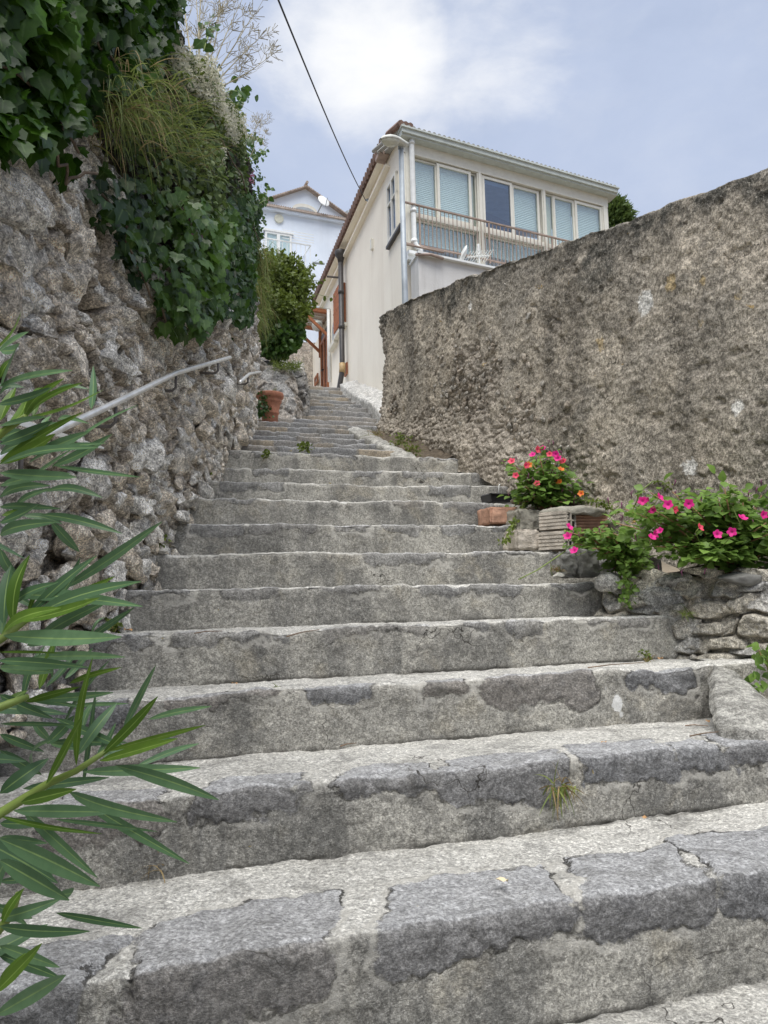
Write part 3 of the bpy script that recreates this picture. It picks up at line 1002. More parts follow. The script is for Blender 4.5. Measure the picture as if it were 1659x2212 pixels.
def build_right():
    nu = 900
    yy = np.concatenate([np.linspace(-2, 2.9, 50)[:-1], np.geomspace(2.9, 9.32, nu - 49)])
    nf, nt = 250, 26
    zb = stair_z(yy) - .25
    zt = np.interp(yy, RTy, RTz) + .010 * fbm(yy * 4, 0, 0, 4, 201)
    t = np.linspace(0, 1, nf)
    U = np.repeat(yy[:, None], nf, 1); Zz = zb[:, None] + (zt - zb)[:, None] * t[None]
    rubm = np.zeros(U.shape)
    for (px, py, r, a) in ((1010, 850, .75, 1.0), (1080, 960, .55, .9), (930, 930, .5, .9), (1180, 700, .18, .6), (1060, 640, .14, .5), (960, 770, .3, .6), (840, 880, .25, .7)):
        c = on_right(px, py)
        rubm = np.maximum(rubm, a * np.exp(-((U - c.y) ** 2 + ((Zz - c.z) * 1.2) ** 2) / r ** 2))
    rubm = sstep(.42, .70, rubm + .28 * fbm(U * 2.5, Zz * 2.5, 0, 4, 203))
    hb = Zz - stair_z(U)
    rubm = np.maximum(rubm, .8 * sstep(.35, .05, hb + .12 * fbm(U * 3, Zz * 3, 0, 3, 205)) * sstep(4.6, 5.4, U))
    endm = sstep(9.0, 9.3, U + .1 * fbm(U * 4, Zz * 6, 0, 3, 207))
    rubm = np.maximum(rubm, endm)
    f1, f2, r1, r2, du, dv = voro(U / .075, Zz / .055, 211)
    peb = sstep(.02, .45, f2 - f1) * (.006 + .014 * r1)
    h = .035 * fbm(U * .8, Zz * .8, 0, 3, 213) + .010 * fbm(U * 4, Zz * 4, 0, 4, 215) + .0055 * fbm(U * 30, Zz * 30, 0, 3, 217)
    h = h + rubm * (peb - .020 + .02 * fbm(U * 9, Zz * 9, 0, 3, 219))
    pit = sstep(.55, .8, fbm(U * 9, Zz * 9, 3, 4, 223)) * .016
    h = h - pit
    foot = .10 * np.exp(-np.clip(hb, 0, None) / .22) * sstep(5.2, 6.2, U)
    h = h + foot
    X = XR(U) + rn.x * h; Y = U + rn.y * h
    front = np.stack([X, Y, Zz], -1)
    k = np.linspace(0, 1, nt + 1)[1:]
    bx = XR(yy)[:, None] - rn.x * .38 * k[None]; by = yy[:, None] - rn.y * .38 * k[None]
    rd = .03 * (1 - np.abs(2 * k - 1)[None] ** 4) + .012 * fbm(yy[:, None] * 14, k[None] * 6, 0, 4, 227)
    top = np.stack([bx, by, zt[:, None] + rd], -1)
    kb = np.linspace(0, 1, 6)[1:]
    back = np.stack([np.repeat(top[:, -1:, 0], 5, 1), np.repeat(top[:, -1:, 1], 5, 1), zt[:, None] - (zt - zb)[:, None] * kb[None]], -1)
    V = np.concatenate([front, top, back], 1)
    nv = V.shape[1]
    tm = np.concatenate([sstep(.42, .0, (zt[:, None] - Zz) + .22 * fbm(U * 2, Zz * 2, 0, 3, 229)), np.ones((nu, nt)), np.ones((nu, 5))], 1)
    rb = np.concatenate([rubm, np.zeros((nu, nt + 5))], 1)
    def marks(lst):
        m_ = np.zeros(V.shape[:2])
        for px, py, r, a_ in lst:
            c = on_right(px, py)
            m_ = np.maximum(m_, a_ * np.exp(-((V[..., 1] - c.y) ** 2 + ((V[..., 2] - c.z) * .75) ** 2) / r ** 2))
        return m_

    mk('roughcast_face', V, gridF(nu, nv)[:, ::-1].copy(), M['roughcast'], rw, {'rub': rb, 'top': tm, 'pale': marks(((1385, 655, .075, 1.0), (1590, 880, .05, .8), (1385, 640, .05, .8), (1010, 660, .05, .7), (1480, 1010, .07, .7))), 'ochre': marks(((1450, 612, .06, .95), (1280, 745, .07, .75), (1520, 606, .035, .8), (1600, 640, .05, .6), (1510, 700, .05, .6)))}, True)
    e = V[-1]; kk = np.linspace(0, 1, 10)
    # far end cap
    c0 = e[:nf]; c1 = np.stack([np.full(nf, e[nf + nt - 1, 0]), np.full(nf, e[nf + nt - 1, 1]), c0[:, 2]], -1)
    Ve = c0[None] + (c1 - c0)[None] * kk[:, None, None]
    mk('end_face', Ve, gridF(10, nf), M['roughcast'], rw, {'rub': np.ones((10, nf)), 'top': np.zeros((10, nf))}, True)


build_right()


def face_stones():
    rr = np.random.default_rng(99)
    Cs, Hs = [], []
    for (px, py, r, n) in ((1010, 850, .55, 150), (1080, 960, .45, 130), (930, 930, .42, 90), (1150, 1010, .3, 50), (960, 770, .25, 26), (845, 880, .22, 40), (900, 980, .3, 60)):
        c = on_right(px, py)
        for _ in range(n):
            y = c.y + rr.normal() * r * .8; z = c.z + rr.normal() * r * .5
            if z < float(stair_z(y)) - .05 or y > 9.3 or z > float(np.interp(y, RTy, RTz)) - .06: continue
            k_ = rr.uniform(.6, 1.5)
            Cs.append((float(XR(y)) + rn.x * -.004, y + rn.y * -.004, z)); Hs.append((.026 * k_, .013 * k_, .021 * k_))
    rubble('exposed_stones', rw, M['wall_rubble'], np.array(Cs), np.array(Hs), (np.array([-rn.y, rn.x, 0]), np.array(rn), np.array([0, 0, 1.])), 1200, ICO3, None, 18)


face_stones()

# ------------------------------------------------------------------ ground sheet far below / behind
def build_ground():
    xs = np.array([-2500, -400, -60, -20, -8, -4, -2, 0, 2, 4, 8, 20, 60, 400, 2500.])
    ys = np.array([-2500, -400, -60, -10, -4, 0, 3, 6, 9, 12, 15, 17, 20, 30, 60, 400, 2500.])
    gx, gy = np.meshgrid(xs, ys, indexing='ij')
    gz = np.where(gy < 17, np.interp(gy, [-10, 0, 17], [-1.5, -.75, EYE + 2.6]), EYE + 2.6)
    mk('hill_ground', np.stack([gx, gy, gz], -1), gridF(len(xs), len(ys)), M['ground'], None)['kind'] = 'structure'


build_ground()
# ------------------------------------------------------------------ the house with the glazed veranda
SU = Vector((-.27, 1, 0)).normalized(); SN = Vector((-1, -.27, 0)).normalized()
FU = Vector((1, .49, 0)).normalized(); FN = Vector((.49, -1, 0)).normalized()
c820 = at(820, 871, 14.0)
# corner: where the side-wall line passes photo column 878
_r = ray(878, 480)
_o = Vector((c820.x, c820.y, 0))
CORNER = hit(878, 480, _o, SN); CORNER.z = 0
SF = (CORNER, SU, -FU)
FF = (CORNER, FU, -SU)


def sp(px, py):
    p = hit(px, py, CORNER, SN); return (p - CORNER).dot(SU), p.z


def fp(px, py):
    p = hit(px, py, CORNER, FN); return (p - CORNER).dot(FU), p.z


house = thing('cream_house', CORNER + Vector((0, 0, EYE + 3)), 'cream plastered house with a glazed veranda above the right wall', 'house')
sEnd = sp(690, 740)[0]
zE = sp(838, 332)[1]                                  # eaves level
zBase = EYE + 2.2
IN = fp(1312, 470)[0] - .25
b = MB()
b.box(SF, .15, 3.3, zBase, zE, -.15, 0)
b.box(SF, 3.3, sEnd, zBase, zE, -IN, 0)
b.build('side_wall', M['cream'], house)
# lower white wing beyond the door
s0, _ = sp(690, 780)
b = MB(); b.box(SF, sEnd, sEnd + 9, zBase + 1, sp(690, 672)[1] - .6, -3, -.05)
b.build('rear_wing', M['cream'], house)

# main roof: tiled slab, its edge overhangs the side wall
b = MB()
P = lambda s, z, n: CORNER + SU * s - FU * n + Vector((0, 0, z))
sA = sp(838, 330)[0] - .12
b.hexa([P(sA, zE - .02, .15), P(sEnd + .1, zE - .02, .15), P(sEnd + .1, zE + .25, -IN), P(sA, zE + .25, -IN),
        P(sA, zE + .06, .15), P(sEnd + .1, zE + .06, .15), P(sEnd + .1, zE + .33, -IN), P(sA, zE + .33, -IN)])
b.build('roof', M['tile'], house)
b = MB()
k = sA
while k < sEnd + .1:
    c = P(k, zE + .085, .20)
    b.tube([c, c + (-SN) * .42 + Vector((0, 0, .07))], [.075, .065], 8)
    c2 = P(k + .08, zE + .045, .19)
    b.tube([c2, c2 + (-SN) * .42 + Vector((0, 0, .07))], [.06, .055], 8)
    k += .16
b.build('eaves_tiles', M['tile'], house)
b = MB(); b.box(SF, sA, sEnd + .1, zE - .34, zE - .30, -.02, .10); b.box(SF, sA, sEnd + .1, zE - .03, zE + .03, .0, .14)
b.build('eaves_moulding', M['cream'], house)
b = MB(); b.box(SF, sA - .04, sA + .28, zE - .13, zE - .05, .02, .22)
b.build('rafter_end', M['rust'], house)

# ---- veranda on the front
L = fp(1312, 470)[0]
zt = fp(885, 335)[1]; zs = fp(903, 466)[1]; zr = fp(903, 455)[1]; zf = fp(885, 545)[1]; zg = fp(885, 312)[1]
zb0 = fp(885, 566)[1]
ver = MB()
ver.box(FF, .16, L, zb0, zf - .02, -3.2, .003)
ver.box(FF, -.02, L, zb0, zf - .02, .003, .10)
ver.box(FF, -.02, L, zf - .10, zf - .045, .10, .17)
slab = ver.build('floor_slab', M['white_metal'], house)
b = MB(); b.box(FF, .25, L - .1, zf, zs + .1, -3.0, -1.8); b.build('inner_wall', M['interior'], house)
b = MB(); b.box(FF, .2, L - .05, zf - .015, zf + .004, -1.8, -.1); b.build('veranda_floor', M['interior'], house)
# columns / mullions of the glazing
def fs(px): return fp(px, 430)[0]
cols = [(-.03, fs(895)), (fs(1030.5), fs(1041)), (fs(1169), fs(1177)), (fs(1297), L)]
for a, c in cols:
    b = MB(); b.box(FF, a, c, zf - .02, zt + .02, -.14, .03)
    b.box(FF, a + .03, c - .03, zf - .02, zt + .02, .03, .05)
    b.build('column', M['frame'], house)
b = MB(); b.box(FF, -.03, L, zt, zg + .0, -.14, .045); b.build('head_beam', M['frame'], house)
b = MB()
for (a, c) in zip(cols[:-1], cols[1:]):
    b.box(FF, a[1], c[0], zs - .05, zs + .025, -.14, .04)
b.build('sill_rail', M['frame'], house)


def window(s0, s1, z0, z1, n, fw=.05, glass='pane', blind='blind', drop=1.0, nb=-.06):
    f = MB()
    f.box(FF, s0, s0 + fw, z0, z1, n - .04, n); f.box(FF, s1 - fw, s1, z0, z1, n - .04, n)
    f.box(FF, s0 + fw, s1 - fw, z0, z0 + fw, n - .042, n - .002); f.box(FF, s0 + fw, s1 - fw, z1 - fw, z1, n - .042, n - .002)
    w = f.build('window', M['frame'], house)
    g = MB(); g.box(FF, s0 + fw, s1 - fw, z0 + fw, z1 - fw, n - .028, n - .020); g.build('pane', M[glass], w)
    if blind:
        zb_ = z1 - fw - (z1 - z0 - 2 * fw) * drop
        q = MB(); q.box(FF, s0 + fw * .6, s1 - fw * .6, zb_, z1 - fw * .5, n - .095, n - .085); q.build('blind', M[blind], w)
    return w


zi = zs + .03
z1_ = zt - .02
# bay 1
window(fs(896), fs(945), zi, z1_, -.02, .03)
window(fs(945), fs(1018), zi, z1_, .02, .05)
window(fs(1018), fs(1030), zi, z1_, -.02, .02, blind='blind_cream')
# bay 2
window(fs(1042), fs(1106), zi, z1_, .02, .05, 'pane_dark', 'blind', .04)
window(fs(1106), fs(1165), zi, z1_, -.01, .05, 'pane', 'blind', .78)
window(fs(1164), fs(1169), zi, z1_, -.045, .01, blind='blind_cream')
# bay 3
window(fs(1177), fs(1195), zi, z1_, -.02, .02, blind='blind_cream')
window(fs(1195), fs(1240), zi, z1_, -.01, .045)
window(fs(1240), fs(1297), zi, z1_, .02, .05)
# lower lights, blinds pulled most of the way
for (a, c), dr in zip(((895, 1030), (1042, 1169), (1178, 1297)), (.62, .55, .6)):
    window(fs(a), fs(c), zf + .01, zs - .055, -.03, .03, 'pane', 'blind', dr)
# gutter and tiled roof edge of the veranda
b = MB()
b.box(FF, -.12, L + .14, zg, zg + .035, -.10, .20)
b.box(FF, -.12, L + .14, zg + .035, zg + .11, .0, .24)
b.box(FF, -.14, L + .16, zg + .11, zg + .135, -.02, .27)
b.build('gutter', M['gutter'], house)
b = MB()
PF = lambda s, z, n: CORNER + FU * s - SU * n + Vector((0, 0, z))
b.hexa([PF(-.1, zg + .137, .2), PF(L + .12, zg + .137, .2), PF(L + .12, zg + .75, -3.2), PF(-.1, zg + .75, -3.2),
        PF(-.1, zg + .16, .2), PF(L + .12, zg + .16, .2), PF(L + .12, zg + .80, -3.2), PF(-.1, zg + .80, -3.2)])
k = -.08
while k < L + .12:
    c = PF(k, zg + .160, .22)
    b.tube([c, c - FN * 1.2 + Vector((0, 0, .22))], [.036, .036], 8)
    k += .10
vr = b.build('veranda_roof', M['tile_grey'], house)
b = MB()
for q in (0, .09, .18):
    c = PF(-.12 + q, zg + .20, .2); b.tube([c, c - FN * .5 + Vector((0, 0, .09))], [.06, .06], 8)
b.build('verge_tiles', M['tile'], house)
# white downpipe at the corner
b = MB()
pd = [PF(.10, zg + .02, .14), PF(.10, zg - .05, .12), PF(.10, zf + .16, .12), PF(.13, zf + .05, .15), PF(.20, zf - .0, .17), PF(.20, zf - .09, .17)]
b.tube(pd, .045, 10)
for zz in (zg - .05, zs, zf + .15):
    c = PF(.10, zz, .12); b.tube([c - Vector((0, 0, .03)), c + Vector((0, 0, .03))], .056, 10)
b.build('downpipe', M['white_metal'], house, True)

# red-brown railing in front of the lower lights
rl = MB()
rl.box(FF, -.16, L * .98, zr - .012, zr + .01, .14, .18)
rl.box(FF, .14, L * .98, zf + .06, zf + .085, .145, .175)
rl.box(FF, -.1, .16, zf + .05, zf + .08, .10, .16)
rail = rl.build('veranda_railing', M['rust'], house)
ns = 52
for k in range(ns):
    s = .20 + (L * .98 - .22) * k / (ns - 1)
    t = .0065 if k % 17 else .014
    bb = MB(); bb.box(FF, s - t, s + t, zf + .02, zr - .02, .16 - t, .16 + t)
    bb.build('baluster', M['rust'], rail)

# flat lean-to under the veranda
zl = fp(890, 575)[1]
b = MB(); b.box(FF, .06, L - .5, zBase, zl, .004, .42)
b.box(FF, .3, L - .3, zBase, zf - .3, -3.0, -.02)
b.build('lean_to', M['old_white'], house)
b = MB(); b.box(FF, .03, L - .45, zl, zl + .035, .006, .50)
b.build('lean_to_edge', M['white_metal'], house)
b = MB(); b.tube([PF(.0, zl - .02, .45), PF(.26, zl - .0, .52), PF(.50, zl - .03, .52)], .025, 8)
b.tube([PF(-.02, zl + .12, .46), PF(.5, zl + .06, .56)], .018, 6)
b.build('drain_spout', M['rust'], house, True)

# ---- side wall details
def sbox(name, px0, py0, px1, py1, n0, n1, mat, parent=house, grow=0.0):
    """upright panel on the side wall between two photo columns, level top and bottom read at the nearer column"""
    sa, za = sp(px0, py0); sb, zb_ = sp(px1, py1)
    lo, hi = min(sa, sb) - grow, max(sa, sb) + grow
    bb = MB(); bb.box(SF, lo, hi, min(za, zb_) - grow, max(za, zb_) + grow, n0, n1)
    return bb.build(name, M[mat], parent), (lo, hi, min(za, zb_), max(za, zb_))


# big side window of the veranda end
sa, sb = sp(861, 440)[0], sp(841, 440)[0]
z0, z1 = sp(861, 494)[1], sp(861, 366)[1]
f = MB()
for a, c in ((sa, sa + .05), (sb - .05, sb), ((sa + sb) / 2 - .03, (sa + sb) / 2 + .03)):
    f.box(SF, a, c, z0, z1, .0, .06)
f.box(SF, sa, sb, z0 - .03, z0 + .02, .0, .058); f.box(SF, sa, sb, z1 - .05, z1, .0, .058)
f.box(SF, sa, sb, z0 + (z1 - z0) * .62, z0 + (z1 - z0) * .62 + .03, .0, .055)
sw = f.build('side_window', M['frame'], house)
g = MB(); g.box(SF, sa + .02, sb - .02, z0, z1, .004, .02); g.build('pane', M['pane_dark'], sw)
g = MB(); g.box(SF, sa + .02, sb - .02, z0, z1, .001, .003); g.build('blind', M['interior'], sw)
f = MB(); f.box(SF, sa - .25, sb + .08, z0 - .10, z0 - .05, .0, .07); f.build('window_sill', M['darkpipe'], sw)

# barred window
sa, sb = sp(747, 660)[0], sp(731, 660)[0]
z0, z1 = sp(747, 697)[1], sp(747, 609)[1]
f = MB()
f.box(SF, sa, sa + .07, z0, z1, 0, .05); f.box(SF, sb - .07, sb, z0, z1, 0, .05); f.box(SF, sa + .07, sb - .07, z0, z0 + .07, 0, .048); f.box(SF, sa + .07, sb - .07, z1 - .07, z1, 0, .048)
bw = f.build('barred_window', M['redwood'], house)
g = MB(); g.box(SF, sa + .05, sb - .05, z0 + .05, z1 - .05, .002, .012); g.build('pane', M['pane_dark'], bw)
g = MB(); g.box(SF, sa + .05, sb - .05, z0 + .05, z1 - .05, .0005, .0015); g.build('shutter', M['shutter'], bw)
for k in range(9):
    s = sa + .05 + (sb - sa - .1) * k / 8
    g = MB(); g.tube([P(s, z0 - .02, .13), P(s, z1 + .02, .13)], .018, 6); g.build('bar', M['redwood'], bw)
for zz in (z0 + .15, (z0 + z1) / 2, z1 - .15):
    g = MB(); g.box(SF, sa - .02, sb + .02, zz - .018, zz + .018, .12, .14); g.build('cross_bar', M['redwood'], bw)
g = MB(); g.box(SF, sa - .1, sb + .1, z0 - .12, z0 - .04, 0, .12); g.build('window_sill', M['frame'], bw)

# arched niche window
sa, sb = sp(728, 720)[0], sp(720, 720)[0]
z0, z1 = sp(724, 742)[1], sp(724, 714)[1]
pts = [(sa, z0), (sb, z0), (sb, z1)] + [((sa + sb) / 2 + (sb - sa) / 2 * math.cos(t), z1 + (sb - sa) * .55 * math.sin(t)) for t in np.linspace(.2, math.pi - .2, 9)] + [(sa, z1)]
nb = len(pts)
V = [P(s, z, .0) for s, z in pts] + [P(s, z, .03) for s, z in pts]
o = mk('arched_window', V, [tuple(range(nb, 2 * nb))] + [(k, (k + 1) % nb, nb + (k + 1) % nb, nb + k) for k in range(nb)], M['pole'], house)
g = MB(); g.box(SF, sa - .12, sb + .12, z0 - .12, z0 - .02, 0, .12); g.build('window_sill', M['frame'], o)

# dark downpipe with funnel head
ps = sp(750, 700)[0]
zt_, zb_ = sp(748, 562)[1], sp(750, 800)[1]
g = MB(); g.tube([P(ps, zt_, .14), P(ps, zb_, .14), P(ps - .02, zb_ - .12, .16), P(ps + .12, zb_ - .55, .22), P(ps + .14, zb_ - .9, .24)], .06, 10)
dp = g.build('dark_downpipe', M['darkpipe'], house, True)
g = MB(); g.lathe(P(ps, zt_ - .02, .14), [(.065, -.05), (.08, .04), (.125, .10), (.14, .20), (.12, .23)], 14); g.build('funnel_head', M['darkpipe'], dp, True)
g = MB(); g.tube([P(ps, zb_ + .13, .14), P(ps, zb_, .14), P(ps - .015, zb_ - .11, .155)], .072, 10); g.build('elbow', M['brass'], dp, True)
for q in (.3, .62):
    c = P(ps, zt_ * (1 - q) + zb_ * q, .14); g = MB(); g.tube([c - Vector((0, 0, .05)), c + Vector((0, 0, .05))], .072, 10); g.build('collar', M['darkpipe'], dp, True)
# thin white pipe
ps2 = sp(715, 740)[0]
g = MB(); g.tube([P(ps2, sp(715, 668)[1], .06), P(ps2, sp(713, 830)[1], .06)], .045, 8); g.build('white_pipe', M['white_metal'], house, True)

# little hatch doors near the ground
for (a, c, y0, y1) in ((751.5, 746.5, 808, 782), (688, 681, 826, 806)):
    sa, sb = sp(a, 800)[0], sp(c, 800)[0]; z0, z1 = sp(a, y0)[1], sp(a, y1)[1]
    f = MB(); f.box(SF, sa, sa + .07, z0, z1, 0, .04); f.box(SF, sb - .07, sb, z0, z1, 0, .04); f.box(SF, sa + .07, sb - .07, z0, z0 + .07, 0, .038); f.box(SF, sa + .07, sb - .07, z1 - .07, z1, 0, .038)
    h_ = f.build('hatch', M['redwood'], house)
    g = MB(); g.box(SF, sa + .06, sb - .06, z0 + .06, z1 - .06, .002, .02); g.build('hatch_panel', M['rust'], h_)

# front door
sa, sb = sp(710, 760)[0], sp(696, 760)[0]
zd = EYE + 4.15; zm = sp(702, 738)[1]; ztp = sp(702, 716)[1]
f = MB()
for a, c in ((sa, sa + .09), (sb - .09, sb), ((sa + sb) / 2 - .06, (sa + sb) / 2 + .06)):
    f.box(SF, a, c, zd, zm, 0, .06)
f.box(SF, sa + .0, sb, zm, zm + .08, 0, .062)
door = f.build('front_door', M['redwood'], house)
g = MB(); g.box(SF, sa + .05, sb - .05, zd + .9, zm, .003, .02); g.build('door_glass', M['pane_dark'], door)
g = MB(); g.box(SF, sa + .05, sb - .05, zd, zd + .9, .003, .04); g.build('door_panel', M['rust'], door)
g = MB(); g.box(SF, sa, sb, zm + .08, ztp, .0, .03); g.build('transom', M['darkpipe'], door)
g = MB(); c = P((sa + sb) / 2 - .02, sp(702, 802)[1], .10); g.tube([c, c + SU * .12], .02, 6); g.tube([c - SN * .05, c], .018, 6); g.build('handle', M['black'], door)
g = MB(); g.box(SF, sp(714.5, 800)[0], sp(711.5, 800)[0], sp(713, 790)[1], sp(713, 768)[1], 0, .06); g.build('letter_box', M['white_metal'], house)

# glass canopy over the door
zc = sp(711, 675)[1]; sc0, sc1 = sp(713, 675)[0], sp(694, 700)[0]
OUT = 1.15
cn = MB()
cn.box(SF, sc0 - .05, sc0 + .05, zc - .09, zc, .0, OUT); cn.box(SF, sc1 - .05, sc1 + .05, zc - .09, zc, .0, OUT)
for s in (sc0, sc1):
    cn.box(SF, s - .04, s + .04, zc - .85, zc - .09, .0, .08)
    cn.hexa([P(s - .035, zc - .72, .08), P(s + .035, zc - .72, .08), P(s + .035, zc - .63, .08), P(s - .035, zc - .63, .08),
             P(s - .035, zc - .17, .75), P(s + .035, zc - .17, .75), P(s + .035, zc - .09, .75), P(s - .035, zc - .09, .75)])
canopy = cn.build('door_canopy', M['redwood'], house)
for k in range(1, 5):
    s = sc0 + (sc1 - sc0) * k / 5
    g = MB(); g.box(SF, s - .03, s + .03, zc - .08, zc - .01, .0, OUT); g.build('rafter', M['rust'], canopy)
g = MB(); g.box(SF, sc0 - .1, sc1 + .1, zc - .07, zc + .0, .02, .08); g.build('wall_plate', M['rust'], canopy)
g = MB(); g.box(SF, sc0 - .1, sc1 + .1, zc + .004, zc + .014, .0, OUT + .1); g.build('canopy_sheet', M['acrylic'], canopy)
g = MB(); c = P(sp(702, 706)[0], sp(702, 706)[1], .22)
g.lathe(c, [(.03, .13), (.12, .10), (.16, .0), (.13, -.10), (.04, -.15)], 14); g.build('porch_lamp', M['white_metal'], house, True)
# small wall things
sbox('vent_cover', 807, 537, 804, 521, 0, .05, 'frame')
g = MB(); c = P(*sp(737, 600), 0.0); g.tube([c, c + SN * .35], .025, 6); g.build('wall_peg', M['steel_dark'], house)
g = MB(); c = P(*sp(723, 574), 0.28); g.tube([c, c + SN * .3], .03, 6); g.build('eaves_peg', M['pole'], house)

# wire anchor + overhead cable
anc = P(*sp(800, 436), .10)
g = MB(); g.tube([P(*sp(797, 430), 0), anc + Vector((0, 0, .02)), P(*sp(803, 438), .0)], .018, 6); g.build('cable_bracket', M['pole'], house)
near = at(585, -40, 5.0)
pts = [near.lerp(anc, t) + Vector((0, 0, -.10 * math.sin(math.pi * t))) for t in np.linspace(-.25, 1, 40)]
g = MB(); g.tube(pts, .0085, 6)
tag(g.build('overhead_cable', M['cable'], None, True), 'thin black overhead cable crossing the sky to the cream house wall', 'cable')

# television aerials on the lean-to
ad = thing('satellite_dish', PF(fs(990), zl + .03, .3), 'small white satellite dish on the lean-to roof below the veranda', 'satellite dish')
c = PF(fp(990, 575)[0], zl + .17, .30)
rot = (FN * -.2 + Vector((0, 0, .45)) - FU * .9).normalized().to_track_quat('Z', 'Y').to_matrix()
g = MB(); g.lathe(c, [(.01, 0.0), (.09, .012), (.16, .04), (.21, .075), (.205, .082), (.01, .02)], 22, rot); g.build('dish', M['white_metal'], ad, True)
g = MB(); g.tube([c, PF(fp(990, 575)[0], zl + .035, .30)], .02, 8); g.build('mast', M['pole'], ad)
ya = thing('yagi_aerial', PF(fp(1020, 575)[0], zl + .03, .28), 'white spiky television aerial standing before the veranda railing', 'aerial')
g = MB(); base = PF(fp(1022, 575)[0], zl + .035, .28); g.tube([base, base + Vector((0, 0, .46))], .014, 6); g.build('mast', M['white_metal'], ya)
bm0 = base + Vector((0, 0, .18)) - FU * .25; bm1 = base + Vector((0, 0, .30)) + FU * .22
g = MB(); g.tube([bm0, bm1], .012, 6); g.build('boom', M['white_metal'], ya)
for k in range(9):
    c = bm0.lerp(bm1, k / 8)
    g = MB(); g.tube([c - FN * .12 - Vector((0, 0, .05)), c, c + FN * .12 + Vector((0, 0, .05))], .008, 5); g.build('element', M['white_metal'], ya)
    g = MB(); c2 = base + Vector((0, 0, .24 + .025 * k)); w_ = .07 - .004 * k
    g.tube([c2 - FU * w_, c2 + Vector((0, 0, .03)), c2 + FU * w_], .007, 5); g.build('element', M['white_metal'], ya)

# ------------------------------------------------------------------ street lamp behind the right wall
lp0 = at(875.5, 660, 10.6); lp1 = at(866, 318, 10.6)
st = thing('street_lamp', lp0 - Vector((0, 0, 1.6)), 'grey street lamp with a drop-shaped head by the house corner', 'street lamp')
g = MB(); g.tube([lp0 - Vector((0, 0, 1.6)) - (lp1 - lp0).normalized() * .0, lp0, lp1], [.05, .047, .036], 12); g.build('post', M['pole'], st, True)
hd0 = at(880, 312, 10.6); hd1 = at(822, 300, 10.3)
ax = (hd1 - hd0); Lh = ax.length; axn = ax.normalized(); sidev = axn.cross(Vector((0, 0, 1))).normalized(); upv = sidev.cross(axn)
V, F = [], []
prof = [(0, .035, .03, .03), (.12, .045, .05, .04), (.3, .075, .075, .03), (.5, .105, .085, .015), (.72, .11, .08, .012), (.9, .07, .055, .01), (1.0, .015, .012, .005)]
for (t, w_, up_, dn_) in prof:
    for k in range(14):
        a = 2 * math.pi * k / 14
        V.append(hd0 + axn * (Lh * t) + sidev * (w_ * math.cos(a)) + upv * ((up_ if math.sin(a) > 0 else dn_) * math.sin(a)))
for i in range(len(prof) - 1):
    for k in range(14):
        F.append((i * 14 + k, i * 14 + (k + 1) % 14, (i + 1) * 14 + (k + 1) % 14, (i + 1) * 14 + k))
F.append(tuple(range(14))[::-1])
mk('lamp_head', V, F, M['lamp'], st, None, True)
V, F = [], []
prof = [(.36, .05, .012), (.45, .085, .055), (.62, .10, .075), (.8, .085, .065), (.93, .04, .03), (.97, .01, .01)]
for (t, w_, dn_) in prof:
    for k in range(9):
        a = math.pi + math.pi * k / 8
        V.append(hd0 + axn * (Lh * t) + sidev * (w_ * math.cos(a)) + upv * (dn_ * math.sin(a) - .008))
for i in range(len(prof) - 1):
    for k in range(8):
        F.append((i * 9 + k, i * 9 + k + 1, (i + 1) * 9 + k + 1, (i + 1) * 9 + k))
mk('lamp_bowl', V, F, M['lamp_glass'], st, None, True)
g = MB(); g.tube([lp1 - Vector((0, 0, .03)), lp1 + Vector((0, 0, .03)), hd0 - axn * -.05], [.045, .05, .035], 10); g.build('bracket', M['pole'], st, True)

# ------------------------------------------------------------------ white house far behind
BD = 34.0
bo = at(663, 640, BD); BU = Vector((1, .42, 0)).normalized(); BN = Vector((.42, -1, 0)).normalized()
BF = (Vector((bo.x, bo.y, 0)), BU, BN)


def bp(px, py):
    p = hit(px, py, BF[0], BN); return (p - BF[0]).dot(BU), p.z


PB = lambda s, z, n: BF[0] + BU * s + BN * n + Vector((0, 0, z))
wh = thing('white_house', PB(0, EYE + 8, 0), 'bluish white gabled house far up behind the bush', 'house')
sL, sR = bp(540, 470)[0], bp(800, 500)[0]
zco = bp(663, 466)[1]; zgb = EYE + 4
b = MB(); b.box(BF, sL, sR, zgb, zco, -9, 0); b.build('wall', M['white_wall'], wh)
gl, ga, gr = bp(566, 434), bp(662, 405), bp(762, 472)
gz = (gl[1] + gr[1]) / 2
V = [PB(gl[0] - .6, zco, 0), PB(gr[0] + .3, zco, 0), PB(gr[0] + .1, gz - .2, 0), PB(ga[0], ga[1], 0), PB(gl[0] - .6, gz - .35, 0)]
V = [v - BN * .15 for v in V]
V += [v - BN * 8 for v in V]
mk('gable', V, [(0, 1, 2, 3, 4), (9, 8, 7, 6, 5)] + [(k, k + 5, (k + 1) % 5 + 5, (k + 1) % 5) for k in range(5)], M['white_wall'], wh)
g = MB()
for (p0, p1) in (((gl[0] - .8, gz - .42), ga), (ga, (gr[0] + .3, gz - .28))):
    a, c = Vector(PB(p0[0], p0[1], 0)), Vector(PB(p1[0], p1[1], 0))
    g.hexa([a + BN * .12, c + BN * .12, c - BN * 8, a - BN * 8] + [v + Vector((0, 0, .06)) for v in (a + BN * .12, c + BN * .12, c - BN * 8, a - BN * 8)])
    n = 26
    for k in range(n):
        q = a.lerp(c, k / (n - 1)) + Vector((0, 0, .05)); g.tube([q + BN * .14, q - BN * 1.0], .022, 6)
g.build('roof', M['pale_tile'], wh)
g = MB(); q = Vector(PB(ga[0], ga[1] + .2, 0)); g.tube([q + BN * .16, q - BN * 1], .07, 8); g.build('ridge_tile', M['pale_tile'], wh)
